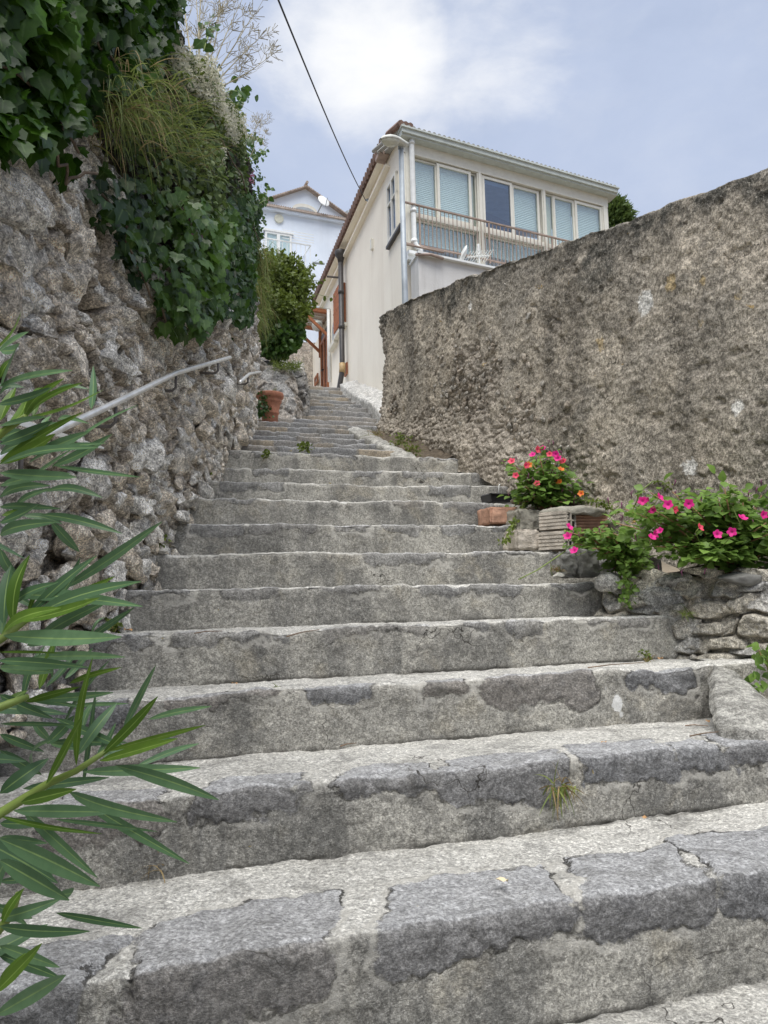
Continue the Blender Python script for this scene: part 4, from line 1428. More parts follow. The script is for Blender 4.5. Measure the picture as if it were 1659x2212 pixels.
g = MB(); g.box(BF, sL, sR, zco, zco + .09, -.3, .28)
k = sL
while k < sR:
    q = Vector(PB(k, zco + .09, .29)); g.tube([q, q - BN * .4 + Vector((0, 0, .08))], .032, 6); k += .11
g.build('cornice_tiles', M['pale_tile'], wh)
g = MB(); g.box(BF, sL, sR, zco - .12, zco, 0, .2); g.build('cornice', M['white_wall'], wh)
# oval vent
c_ = bp(660, 452); V = [PB(c_[0], c_[1], -.10)]
for k in range(24):
    a = 2 * math.pi * k / 24; V.append(PB(c_[0] + .62 * math.cos(a), c_[1] + .32 * math.sin(a), -.09))
mk('oval_vent', V, [(0, k + 1, (k + 1) % 24 + 1) for k in range(24)], M['frame'], wh)
V = [PB(c_[0], c_[1] - .08, -.07)]
for k in range(24):
    a = 2 * math.pi * k / 24; V.append(PB(c_[0] + .50 * math.cos(a), c_[1] - .06 + .20 * math.sin(a), -.07))
mk('vent_opening', V, [(0, k + 1, (k + 1) % 24 + 1) for k in range(24)], M['pole'], wh)
g = MB(); c_ = bp(602, 473); q = Vector(PB(c_[0], c_[1], 0)); g.tube([q, q + BN * .08], .22, 20); g.build('round_light', M['lamp_glass'], wh)
# window with two leaves
s0, s1 = bp(572, 530)[0], bp(629, 530)[0]; z0, z1 = bp(600, 575)[1], bp(600, 504)[1]
f = MB()
for a, c in ((s0, s0 + .09), (s1 - .09, s1), ((s0 + s1) / 2 - .08, (s0 + s1) / 2 + .08)): f.box(BF, a, c, z0, z1, .01, .09)
f.box(BF, s0, s1, z1 - .1, z1, .01, .088); f.box(BF, s0 - .1, s1 + .1, z1 + .002, z1 + .1, .01, .12)
w_ = f.build('balcony_window', M['white_metal'], wh)
g = MB(); g.box(BF, s0 + .05, s1 - .05, z0, z1 - .05, .02, .04); g.build('pane', M['pane'], w_)
g = MB(); g.box(BF, s0 + .05, s1 - .05, z0, z1 - .05, .003, .012); g.build('curtain', M['blind'], w_)
# balcony
zb1 = bp(640, 584)[1] - .25; zr1 = zb1 + 1.0; s1b = bp(657, 560)[0]; s0b = sL
g = MB(); g.box(BF, s0b, s1b, zb1 - .16, zb1, .0, 1.2); g.build('balcony_slab', M['white_wall'], wh)
g = MB(); g.box(BF, s0b, s1b, zr1, zr1 + .05, 1.10, 1.16); g.box(BF, s1b - .05, s1b, zr1, zr1 + .05, 0, 1.10)
br = g.build('balcony_railing', M['white_metal'], wh)
n = int((s1b - s0b) / .22)
for k in range(n):
    s = s1b - .05 - k * .22
    g = MB(); g.box(BF, s - .012, s + .012, zb1, zr1, 1.115, 1.14); g.build('baluster', M['white_metal'], br)
for k in range(4):
    g = MB(); g.box(BF, s1b - 1.4, s1b + .1, zr1 + .10 + k * .13, zr1 + .125 + k * .13, 1.25, 1.27); g.build('drying_bar', M['white_metal'], br)
g = MB(); c_ = bp(764, 466); q = Vector(PB(c_[0], c_[1] - .9, -.6)); g.tube([q, q + Vector((0, 0, 1.2))], .12, 10); g.tube([q + Vector((0, 0, 1.15)), q + Vector((0, 0, 1.38))], .22, 12); g.build('flue', M['pole'], wh)
d2 = thing('satellite_dish', PB(*bp(691, 462), .1), 'round satellite dish beside the oval vent of the white gable', 'satellite dish')
c = Vector(PB(*bp(691, 447), .45)); rot = (BN * 1.0 + Vector((0, 0, .35)) + BU * .25).normalized().to_track_quat('Z', 'Y').to_matrix()
g = MB(); g.lathe(c, [(.01, 0.0), (.14, .02), (.25, .06), (.31, .10), (.30, .11), (.01, .03)], 24, rot); g.build('dish', M['white_metal'], d2, True)
g = MB(); g.tube([c, Vector(PB(*bp(686, 460), .0))], .03, 6); g.tube([c + rot @ Vector((0, -.38, .1)), c + rot @ Vector((0, -.1, .42))], .018, 6); g.build('arm', M['pole'], d2)

# pinkish old wall at the top of the path
q0 = at(640, 850, 21.5); q1 = at(668, 850, 21.5)
b = MB(); b.box((Vector((q0.x, q0.y, 0)), Vector((1, .2, 0)).normalized(), Vector((.2, -1, 0)).normalized()), -1.5, q1.x - q0.x + .6, EYE + 4.4, at(655, 738, 21.5).z, -.4, 0)
tag(b.build('old_wall', M['outcrop'], None, False, 0, {'cell': [.9] * 8, 'cav': [.35] * 8, 'shade': [0] * 8}), 'pale pinkish old wall at the top of the path beyond the bush', 'wall')

# ------------------------------------------------------------------ handrails on the left wall
def handrail(pts_px, label, brackets):
    pts = []
    for (px, py, off) in pts_px:
        pts.append(on_left(px, py, off))
    sm = []
    for i in range(len(pts) - 1):
        for t in np.linspace(0, 1, 8)[:-1]:
            sm.append(pts[i].lerp(pts[i + 1], t))
    sm.append(pts[-1])
    hr = thing('handrail', pts[len(pts) // 2], label, 'handrail')
    g = MB(); g.tube(sm, .0138, 12); g.build('tube', M['rail'], hr, True)
    for (t, drop) in brackets:
        c = sm[int(t * (len(sm) - 1))]
        wall = Vector((float(WX(c.y, c.z)) - .03, c.y - .03, c.z - drop))
        g = MB(); g.tube([c + Vector((0, 0, -.018)), c + Vector((0, 0, -drop * .8)), c + Vector((-.02, 0, -drop)), wall], .008, 6)
        g.build('bracket', M['steel_dark'], hr, True)


handrail([(-60, 1040, .16), (0, 985, .16), (100, 940, .155), (250, 870, .15), (380, 806, .15), (497, 772, .15)], 'long worn steel handrail fixed along the rubble wall', [(.30, .10), (.62, .10), (.80, .10), (.97, .09)])
handrail([(518, 826, .17), (538, 808, .16), (563, 803, .10)], 'short bent steel handrail end above the terracotta pot', [(.45, .08)])
bs = on_left(20, 905, .10); be = on_left(222, 968, .05)
g = MB(); dirn = (be - bs).normalized(); up_ = Vector((0, 0, .012)); sd_ = Vector((.006, 0, 0))
g.hexa([bs - up_ - sd_, be - up_ * .35 - sd_, be - up_ * .35 + sd_, bs - up_ + sd_, bs + up_ - sd_, be + up_ * .35 - sd_, be + up_ * .35 + sd_, bs + up_ + sd_])
tag(g.build('pale_stake', M['white_metal'], None), 'pale pointed stake leaning below the long handrail', 'stake')

# ------------------------------------------------------------------ kerbs (setting)
def ribbon(name, rows, mat, kind='structure', sub=6, amp=.02, seed=401):
    """rows: list of cross sections (lists of points); lumpy surface through them"""
    n, m = len(rows), len(rows[0])
    A = np.array([[list(p) for p in r] for r in rows])
    tu = np.linspace(0, n - 1, (n - 1) * sub + 1); tv = np.linspace(0, m - 1, (m - 1) * sub + 1)
    iu = np.minimum(tu.astype(int), n - 2); fu = (tu - iu)[:, None, None]
    B = A[iu] * (1 - fu) + A[iu + 1] * fu
    iv = np.minimum(tv.astype(int), m - 2); fv = (tv - iv)[None, :, None]
    C = B[:, iv] * (1 - fv) + B[:, iv + 1] * fv
    for ax_ in range(3):
        C[..., ax_] += amp * fbm(C[..., 0] * 9, C[..., 1] * 9, C[..., 2] * 9 + ax_ * 31, 4, seed + ax_)
    o = mk(name, C, gridF(C.shape[0], C.shape[1]), mat, None, None, True)
    if kind: o['kind'] = kind
    return o


# curved kerb along the right of the upper steps
kr = []
for (px, py, d, w) in ((894, 990, 6.56, .10), (872, 975, 6.98, .11), (845, 962, 7.4, .11), (818, 948, 8.0, .11), (795, 936, 8.7, .13), (777, 928, 9.3, .12), (768, 924, 9.6, .10)):
    p = at(px, py, d); zf_ = stair_z(p.y) - .3
    kr.append([Vector((p.x - w, p.y, zf_)), Vector((p.x - w, p.y, p.z - .02)), Vector((p.x - w * .3, p.y, p.z + .01)), Vector((p.x + w * .5, p.y + .03, p.z)), Vector((p.x + w * .7, p.y + .05, p.z - .25))])
ribbon('stair_kerb', kr, M['concrete'], sub=7, amp=.016)
# earth behind it
kr = []
for (px, py, d) in ((905, 984, 6.75), (880, 972, 7.15), (852, 958, 7.55), (824, 945, 8.1), (800, 933, 8.8), (780, 925, 9.4)):
    p = at(px, py, d)
    xr_ = float(XR(p.y)) + .1
    kr.append([Vector((p.x, p.y, p.z - .06)), Vector(((p.x + xr_) / 2, p.y, p.z - .05)), Vector((xr_, p.y, p.z + .03))])
ribbon('earth_strip', kr, M['soil'], sub=7, amp=.03, seed=421)
# whitewashed footing ramp at the base of the house
kr = []
for t in np.linspace(0, 1, 8):
    i0 = 18 + t * 9
    ya = np.interp(i0, range(18, 28), [STEP[k][1] for k in range(18, 28)])
    za = stair_z(ya)
    xa = float(np.interp(ya, [11.0, 12.35, 13.0, 13.6, 14.2, 14.8, 15.4, 16.0], [.06, RIGHT[21], RIGHT[22], RIGHT[23], RIGHT[24], RIGHT[25], RIGHT[26], RIGHT[27]])) - .06
    w = hit(829.5, 871, _o, SN)
    xw = c820.x - .27 * (ya - c820.y) + .10
    xw = max(xw, xa + .25)
    kr.append([Vector((xa, ya, za - .3)), Vector((xa, ya, za + .02)), Vector((xa + .12, ya, za + .06)), Vector(((xa + xw) / 2, ya + .05, za + .10)), Vector((xw, ya + .1, za + .16)), Vector((xw + .6, ya + .1, za + .12))])
ribbon('footing_ramp', kr, M['whitewash'], sub=6, amp=.018, seed=431)
# cement apron at the lower right, sloping down beside the third step
z3 = STEP[3][2]
kr = []
zt2 = STEP[2][2] + .03
for (px, py, d, qx, qy) in ((1526, 1438, 3.34, 1540, 1560), (1540, 1436, 3.22, 1552, 1568), (1585, 1450, 3.12, 1592, 1576), (1630, 1485, 2.98, 1640, 1580), (1690, 1535, 2.86, 1700, 1580), (1800, 1600, 2.8, 1810, 1590)):
    p = at(px, py, d)
    f = hit(qx, qy, Vector((0, 0, zt2)), Vector((0, 0, 1)))
    kr.append([p + Vector((.10, .55, -.02)), p + Vector((.05, .2, .0)), p, p.lerp(f, .5) + Vector((0, 0, .015)), f, f + Vector((0, -.03, -.15))])
ribbon('cement_apron', kr, M['concrete'], sub=12, amp=.008, seed=441)

# ------------------------------------------------------------------ low rock planter wall at the lower right
pw = thing('planter_wall', (1.3, 3.4, EYE - .1), 'low dry wall of mortared limestone rocks below the pink flowers', 'planter wall')
A0 = at(1288, 1300, 4.12); A1 = at(1720, 1400, 3.42)
A0.z = A1.z = 0
pu_ = (A1 - A0).normalized(); pn_ = Vector((pu_.y, -pu_.x, 0))
if pn_.y > 0: pn_ = -pn_
Lp = (A1 - A0).length + .9
zt0 = at(1292, 1240, 4.12).z; zt1 = at(1660, 1226, 3.5).z
nu, nv = 330, 130
su = np.linspace(0, Lp, nu)
ztop = np.interp(su, [0, .25, .6, Lp], [zt0 - .01, zt0 - .02, zt1 + .01, zt1 - .02]) + .015 * fbm(su * 5, 0, 0, 3, 501)
zbot = np.interp(su, [0, .35, .6, .95, Lp], [STEP[4][2] - .05, STEP[3][2] - .02, STEP[3][2] - .05, STEP[3][2] - .25, STEP[2][2] - .3])
U = np.repeat(su[:, None], nv, 1); T = np.linspace(0, 1, nv)[None]
Zz = zbot[:, None] + (ztop - zbot)[:, None] * T
wu = U + .04 * fbm(U * 5, Zz * 5, 0, 3, 503); wz = Zz + .03 * fbm(U * 5, Zz * 5, 7, 3, 505)
f1, f2, r1, r2, du, dv = voro(wu / .19, wz / .105, 511)
gp = f2 - f1
h = sstep(.05, .32, gp) * (.025 + .05 * r1 + .06 * (r2 - .5) * du + .05 * (r1 - .6) * dv) + .016 * fbm(U * 12, Zz * 12, 0, 4, 513) + .008 * fbm(U * 40, Zz * 40, 0, 3, 515)
cav = np.clip(1 - sstep(.08, .26, gp) + .15 * fbm(U * 8, Zz * 8, 0, 3, 517), 0, 1)
deep = sstep(.25, .6, fbm(U * 5, Zz * 5, 3, 3, 519)) * (1 - sstep(.02, .12, gp))
h = h - deep * .05
lean = .10 * T
V = np.stack([A0.x + pu_.x * U + pn_.x * (h - lean), A0.y + pu_.y * U + pn_.y * (h - lean), Zz], -1)
mk('rock_face', V, gridF(nu, nv), M['planter_rock'], pw, {'cell': r1, 'cav': np.clip(cav + .5, 0, 1), 'shade': deep * .8}, True)
rr = np.random.default_rng(88)
Cs, Hs = [], []
for row in range(-1, 6):
    for col in range(-1, int(Lp / .19) + 1):
        s = (col + .5 + (.5 if row % 2 else 0)) * .19 + rr.uniform(-.04, .04)
        z = float(np.interp(s, su, zbot)) * 0 + zt0 - .06 - row * .108 + rr.uniform(-.015, .015)
        if s < -.02 or s > Lp or z < float(np.interp(s, su, zbot)) - .05 or z > float(np.interp(s, su, ztop)) - .02: continue
        k_ = rr.uniform(.75, 1.3)
        tq = (z - float(np.interp(s, su, zbot))) / max(.05, float(np.interp(s, su, ztop - zbot)))
        o_ = -.10 * tq + rr.uniform(-.015, .02)
        Cs.append((A0.x + pu_.x * s + pn_.x * o_, A0.y + pu_.y * s + pn_.y * o_, z)); Hs.append((.092 * k_ * rr.uniform(.8, 1.2), .066, .052 * k_))
rubble('bedded_stones', pw, M['planter_rock'], np.array(Cs), np.array(Hs), (np.array(pu_), np.array(pn_), np.array([0, 0, 1.])), 1100, ICO4)
kk = np.linspace(0, 1, 12)
tp = V[:, -1]
xr_ = XR(tp[:, 1]) + .12
Vt = np.stack([tp[:, None, 0] + (xr_ - tp[:, 0])[:, None] * kk[None], tp[:, None, 1] + .12 * kk[None], tp[:, None, 2] + .03 * fbm(tp[:, None, 0] * 14, kk[None] * 5, 0, 3, 521) * (kk[None] > 0) + .02 * kk[None] - .03 * np.sin(kk[None] * 3.14)], -1)
mk('soil_top', Vt, gridF(nu, 12), M['soil'], pw, None, True)

# stones and blocks round the planter
def rock(name, c, size, seed, mat, parent=None, rz=0.0, squash=1.0):
    """faceted stone built from a cut and roughened ball"""
    rr = np.random.default_rng(seed)
    bm = bmesh.new(); bmesh.ops.create_icosphere(bm, subdivisions=4, radius=1.0)
    V = np.array([v.co[:] for v in bm.verts]); F = [tuple(v.index for v in f.verts) for f in bm.faces]; bm.free()
    for _ in range(11):
        n = rr.normal(size=3); n /= np.linalg.norm(n); lim = rr.uniform(.55, .85)
        d = V @ n; V = V - np.clip(d - lim, 0, None)[:, None] * n
    V = V * (1 + .08 * fbm(V[:, 0] * 2 + seed, V[:, 1] * 2, V[:, 2] * 2, 4, seed)[:, None])
    V = V * np.array(size)
    cz, sz = math.cos(rz), math.sin(rz)
    V = np.stack([V[:, 0] * cz - V[:, 1] * sz, V[:, 0] * sz + V[:, 1] * cz, V[:, 2]], -1) + np.array(c)
    z = np.zeros(len(V))
    return mk(name, V, F, mat, parent, {'cell': z + rr.random(), 'cav': z, 'shade': z}, True)


def block(name, c, size, rz, mat, parent=None, seed=0, rough=.006, bev=.012):
    """rough-edged block: subdivided box with noise"""
    n = 14
    bm = bmesh.new(); bmesh.ops.create_cube(bm, size=1.0)
    bmesh.ops.bevel(bm, geom=bm.edges[:], offset=bev / max(size), segments=2, affect='EDGES')
    bmesh.ops.subdivide_edges(bm, edges=bm.edges[:], cuts=n, use_grid_fill=True)
    V = np.array([v.co[:] for v in bm.verts]) * np.array(size); F = [tuple(v.index for v in f.verts) for f in bm.faces]; bm.free()
    for ax_ in range(3):
        V[:, ax_] += rough * fbm(V[:, 0] * 25 + seed, V[:, 1] * 25, V[:, 2] * 25 + ax_ * 9, 4, seed + 601)
    cz, sz = math.cos(rz), math.sin(rz)
    V = np.stack([V[:, 0] * cz - V[:, 1] * sz, V[:, 0] * sz + V[:, 1] * cz, V[:, 2]], -1) + np.array(c)
    return mk(name, V, F, mat, parent, None, True)


def pix_block(name, px0, py0, px1, py1, d, depth, mat, parent, rz=.29, seed=0, rough=.006):
    """block whose front face spans two photo corners at distance d"""
    a, c = at(px0, py1, d), at(px1, py0, d)
    w, hgt = c.x - a.x, c.z - a.z
    mid = (a + c) / 2
    off = Vector((-math.sin(rz), math.cos(rz), 0)) * depth / 2
    return block(name, mid + off, (w / math.cos(rz), depth, hgt), rz, M[mat], parent, seed, rough)


bp_ = thing('brick_planter', at(1180, 1185, 4.8), 'planter edge of broken hollow bricks capped with cement beside the steps', 'planter')
pix_block('brick', 1060, 1094, 1122, 1131, 5.10, .24, 'brick', bp_, seed=1, rough=.006)
pix_block('cement_patch', 1118, 1100, 1172, 1148, 4.98, .24, 'cap', bp_, seed=2, rough=.012)
pix_block('brick', 1116, 1143, 1168, 1188, 4.72, .20, 'brick_grey', bp_, seed=3, rough=.008)


def hollow_brick(px0, py0, px1, py1, d, mat, rz, ln, holes, seed):
    """ribbed hollow brick lying along the steps, its open end towards the camera's right"""
    a, c = at(px0, py1, d), at(px1, py0, d)
    hgt = c.z - a.z; w = (c.x - a.x) / math.cos(rz)
    o = Vector((a.x, a.y, a.z)); u = Vector((math.cos(rz), math.sin(rz), 0)); n = Vector((math.sin(rz), -math.cos(rz), 0))
    fr = (o, u, n)
    m = MB()
    nr = 5
    for k in range(nr):
        z0_ = hgt * k / nr
        m.box(fr, 0, w, z0_ + .002, z0_ + hgt / nr * .70, -.03, .005)
    m.box(fr, .001, w - .012, .001, hgt - .001, -ln, 0)
    br_ = m.build('brick', M[mat], bp_)
    e = MB()
    t = .010
    W2 = ln
    fr2 = (o + u * (w - .012), -n, u)
    e.box(fr2, 0, W2, 0, t, -.0, .014); e.box(fr2, 0, W2, hgt - t, hgt, .0, .014)
    nh = holes
    for k in range(nh + 1):
        s = (W2 - t) * k / nh
        e.box(fr2, s, s + t, t, hgt - t, .0, .0135)
    e.box(fr2, 0, W2, hgt / 2 - t / 2, hgt / 2 + t / 2, .0, .013)
    e.build('brick_end', M['brick_grey'], br_)
    q = MB(); q.box(fr2, .002, W2 - .002, .002, hgt - .002, .0, .003); q.build('brick_hole_shade', M['hole_shade'], br_)  # flat black sheet painting the shade inside the open brick cells


hollow_brick(1166, 1107, 1213, 1146, 4.74, 'brick_grey', -.7, .13, 2, 4)
hollow_brick(1164, 1149, 1209, 1189, 4.70, 'brick_grey', -.66, .13, 2, 5)
a, c = at(1226, 1152, 4.74), at(1318, 1110, 4.74)
m = MB(); fr = (a, Vector((math.cos(.2), math.sin(.2), 0)), Vector((math.sin(.2), -math.cos(.2), 0)))
hh = c.z - a.z
for k in range(6):
    m.box(fr, 0, c.x - a.x, hh * k / 6 + .001, hh * k / 6 + hh / 6 * .62, -.03, .010)
m.box(fr, .002, c.x - a.x - .002, .0, hh, -.12, 0)
m.build('brick', M['brick'], bp_)
# cement cap
cc = (at(1172, 1110, 4.72) + at(1312, 1112, 4.8)) / 2
bm = bmesh.new(); bmesh.ops.create_icosphere(bm, subdivisions=5, radius=1.0)
V = np.array([v.co[:] for v in bm.verts]); F = [tuple(v.index for v in f.verts) for f in bm.faces]; bm.free()
V[:, 2] = np.sign(V[:, 2]) * np.abs(V[:, 2]) ** .6 * np.where(V[:, 2] > 0, .042, .020)
r_ = np.maximum(np.abs(V[:, 0]), np.abs(V[:, 1])); V[:, 0] *= .228; V[:, 1] *= .135
V += .010 * np.stack([fbm(V[:, 0] * 16, V[:, 1] * 16, V[:, 2] * 16 + k, 4, 701 + k) for k in range(3)], -1)
V = V @ np.array([[math.cos(.2), math.sin(.2), 0], [-math.sin(.2), math.cos(.2), 0], [0, 0, 1]]) + np.array(cc + Vector((0.0, .04, .008)))
mk('cement_cap', V, F, M['cap'], bp_, None, True)
# soil in the brick planter
xr_ = float(XR(4.7))
kr = []
for t in np.linspace(0, 1, 6):
    p = at(1080, 1095, 5.28).lerp(at(1315, 1120, 4.85), t)
    xr_ = float(XR(p.y)) + .1
    kr.append([Vector((p.x, p.y, p.z - .5)), Vector((p.x, p.y + .03, p.z - .02)), Vector(((p.x + xr_) / 2, p.y + .1, p.z)), Vector((max(xr_, p.x + .1), p.y + .15, p.z + .02))])
o = ribbon('planter_soil', kr, M['soil'], None, 8, .02, 451); 
o.name = 'soil'
o.parent = bp_; o.matrix_parent_inverse = Matrix.Translation(-bp_.location)
# grey upright blocks on the fifth tread
tag(pix_block('stone_block', 1252, 1182, 1296, 1246, 4.30, .16, 'slab_stone', None, .29, 12, .010), 'grey upright stone block beside the rock planter', 'stone')
tag(pix_block('stone_block', 1212, 1196, 1250, 1246, 4.27, .12, 'slab_stone', None, .4, 13, .014), 'smaller rough grey block among weeds under the lowest flowers', 'stone')
tag(pix_block('stone_block', 1284, 1170, 1335, 1235, 4.42, .16, 'slab_stone', None, .2, 14, .016), 'mossy grey block hidden behind the flower stems', 'stone')
tag(rock('loose_stone', on_step(1206, 1246, 5, .015) if False else at(1206, 1244, 4.22), (.035, .03, .02), 21, M['lichen_white']), 'small whitish loose stone at the end of a step under the bricks', 'stone')
tag(rock('loose_stone', at(350, 1190, 3.98), (.030, .026, .018), 22, M['lichen_white']), 'small white stone at the foot of the rubble wall', 'stone')
tag(rock('loose_stone', at(1124, 1082, 5.3), (.07, .05, .035), 23, M['lichen_white']), 'whitish stone beside the black tray', 'stone')
tag(rock('flat_rock', at(1612, 1250, 3.6) + Vector((0, .02, .0)), (.13, .10, .05), 24, M['slab_stone'], None, .3), 'flat dark grey rock on top of the rock planter', 'rock')
tag(rock('flat_rock', at(1470, 1254, 3.84) + Vector((0, .02, .0)), (.11, .09, .042), 27, M['planter_rock'], None, .2), 'pale flat rock under the middle of the pink flowers', 'rock')
tag(rock('corner_rock', at(1318, 1262, 4.08), (.085, .08, .07), 25, M['planter_rock']), 'rounded rock at the left end of the rock planter', 'rock')
g = MB(); p0, p1 = at(354, 1123, 4.42), at(408, 1130, 4.50); g.tube([p0, p0.lerp(p1, .5) + Vector((0, 0, .012)), p1], [.016, .013, .006], 7)
tag(g.build('driftwood', M['pale_stem'], None, True), 'bleached stick lying on a step against the rubble wall', 'stick')

# black tray with a white hook
tr = thing('black_tray', at(1086, 1080, 5.48), 'black plastic planter tray beside the orange and pink flowers', 'tray')
a = at(1062, 1083, 5.42); c = at(1118, 1070, 5.52)
o = Vector(a); u = (Vector((c.x, c.y, 0)) - Vector((a.x, a.y, 0))).normalized(); n = Vector((u.y, -u.x, 0))
w, hgt, dep, t = .19, .052, .13, .007
m = MB(); fr = (o, u, n)
rot_z = .012
for (s0, s1, n0, n1) in ((0, w, -t, 0), (0, w, -dep, -dep + t), (0, t, -dep + t, -t), (w - t, w, -dep + t, -t)):
    m.hexa([o + u * s0 + n * n1, o + u * s1 + n * n1, o + u * s1 + n * n0, o + u * s0 + n * n0] + [o + (u * s0 - u * .012 * (s0 < w / 2) + u * .0) + n * n1 + n * .008 * (n1 > -dep / 2) + Vector((0, 0, hgt)), o + u * s1 + u * .012 * (s1 > w / 2) + n * n1 + n * .008 * (n1 > -dep / 2) + Vector((0, 0, hgt + rot_z)), o + u * s1 + u * .012 * (s1 > w / 2) + n * n0 + Vector((0, 0, hgt + rot_z)), o + u * s0 - u * .012 * (s0 < w / 2) + n * n0 + Vector((0, 0, hgt))])
m.box(fr, t, w - t, 0, .006, -dep + t, -t)
m.build('tray_shell', M['black'], tr)
m = MB(); m.box(fr, -.018, w + .02, hgt, hgt + .007, -.004, .014); m.build('tray_rim', M['black'], tr)
h0 = at(1077, 1066, 5.45)
g = MB(); g.tube([h0 + Vector((0, 0, -.02)), h0 + Vector((.003, 0, .045)), h0 + Vector((.006, 0, .062)), h0 + Vector((.014, 0, .068))], .004, 6); g.build('white_hook', M['white_metal'], tr, True)

# ------------------------------------------------------------------ terracotta pot
pc = at(583, 901, 10.12); pc.z = STEP[17][2] + .012
ptop = at(583, 854, 10.12).z
H_ = ptop - pc.z + .02
pot = thing('terracotta_pot', pc, 'weathered terracotta flower pot standing on the steps before the rock outcrop', 'flower pot')
k = H_
prof = [(.075, 0), (.082, .0), (.10, .10 * k), (.108, .12 * k), (.112, .34 * k), (.125, .36 * k), (.126, .41 * k), (.116, .42 * k), (.148, .70 * k), (.160, .72 * k), (.162, .78 * k), (.158, .79 * k), (.166, .84 * k), (.186, .86 * k), (.190, .97 * k), (.184, 1.0 * k), (.168, 1.0 * k), (.160, .88 * k), (.02, .87 * k)]
prof = [(r * 1.02, z) for r, z in prof]
g = MB(); g.lathe(pc, prof, 36); pb = g.build('pot_body', M['terracotta'], pot, True)
g = MB()
for k2 in range(2):
    pts = []
    for t in np.linspace(-1.9, 1.9, 14):
        ang = -math.pi / 2 + .25 + (.11 if k2 else -.11) * math.sin(t * 1.2) * (1 if k2 else 1) * math.cos(t * .5) * 1.6
        zz = .57 * H_ + .035 * t * (1 if k2 else 1)
        r = .137 + (zz / H_ - .57) * .09
        pts.append(pc + Vector((r * math.cos(ang), r * math.sin(ang), zz)))
    g.tube(pts, .006, 5)
g.build('garland_relief', M['terracotta'], pot, True)
g = MB(); g.lathe(pc + Vector((0, 0, .86 * H_)), [(.0, .01), (.158, .0)], 20); g.build('soil', M['soil'], pot)

# ------------------------------------------------------------------ rock outcrop behind the pot
oc = thing('rock_outcrop', (-1.6, 11, EYE + 2.5), 'grey rock outcrop behind the terracotta pot, bush growing on top', 'rock outcrop')
OUTL = [(540, 745), (556, 768), (575, 782), (605, 792), (630, 800), (645, 822), (655, 845), (660, 868), (667, 893)]
nu, nv = 150, 120
tt = np.linspace(0, 1, len(OUTL))
ox = np.interp(np.linspace(0, 1, nu), tt, [p[0] for p in OUTL]); oy = np.interp(np.linspace(0, 1, nu), tt, [p[1] for p in OUTL])
ring = np.array([list(at(x, y, 11.0 + .4 * k_)) for x, y, k_ in zip(ox, oy, np.linspace(0, 1, nu))])
V = np.zeros((nu, nv, 3))
for j in range(nv):
    s = j / (nv - 1)
    if s < .75:
        q = s / .75                                     # front face, from the foot to the crest
        foot = np.stack([ring[:, 0] - .02, np.full(nu, 10.55) + .02 * np.linspace(0, 1, nu), np.full(nu, float(stair_z(10.5)) - .3)], -1)
        V[:, j] = foot + (ring - foot) * np.array([q, q ** 1.5, q ** .85])[None]
    else:
        q = (s - .75) / .25
        V[:, j] = ring + np.array([-.2, 2.4, -.1])[None] * q
f1, f2, r1, r2, du, dv = voro(V[..., 0] / .26 + V[..., 1] * 1.2, V[..., 2] / .2, 801)
hh = .09 * (1 - np.abs(fbm(V[..., 0] * 3, V[..., 1] * 3, V[..., 2] * 3, 4, 803))) + .05 * sstep(.03, .3, f2 - f1) * r1 + .02 * fbm(V[..., 0] * 14, V[..., 1] * 14, V[..., 2] * 14, 3, 805)
V[..., 1] -= hh; V[..., 0] += hh * .5 - .08
mk('rock_mass', V, gridF(nu, nv), M['outcrop'], oc, {'cell': r1, 'cav': np.clip(1 - sstep(.02, .2, f2 - f1), 0, 1) * .6, 'shade': np.zeros((nu, nv))}, True)
# its long flank beside the upper steps
kr = []
for (i, px) in ((19, 664), (21, 664), (23, 663), (25, 662), (27, 661)):
    p = at(px, EDGE_Y[i], DEP[i]); zt_ = at(652, 790 if i < 23 else 800, DEP[i]).z
    kr.append([p + Vector((0, 0, -.4)), p + Vector((-.03, 0, .15)), p + Vector((-.10, 0, .55)), Vector((p.x - .35, p.y, zt_)), Vector((p.x - 1.6, p.y, zt_ + .2))])
kr.insert(0, [v + Vector((-.95, .30, .02)) for v in kr[0]])
o = ribbon('rock_flank', kr, M['outcrop'], None, 14, .09, 811)
for a_, v_ in (('cell', .4), ('cav', .25), ('shade', 0.0)):
    t_ = o.data.attributes.new(a_, 'FLOAT', 'POINT'); t_.data.foreach_set('value', np.full(len(o.data.vertices), v_, np.float32))
o.parent = oc; o.matrix_parent_inverse = Matrix.Translation(-oc.location)
# ------------------------------------------------------------------ plants on the left wall
def jit(n, s): return RNG.normal(size=(n, 3)) * s


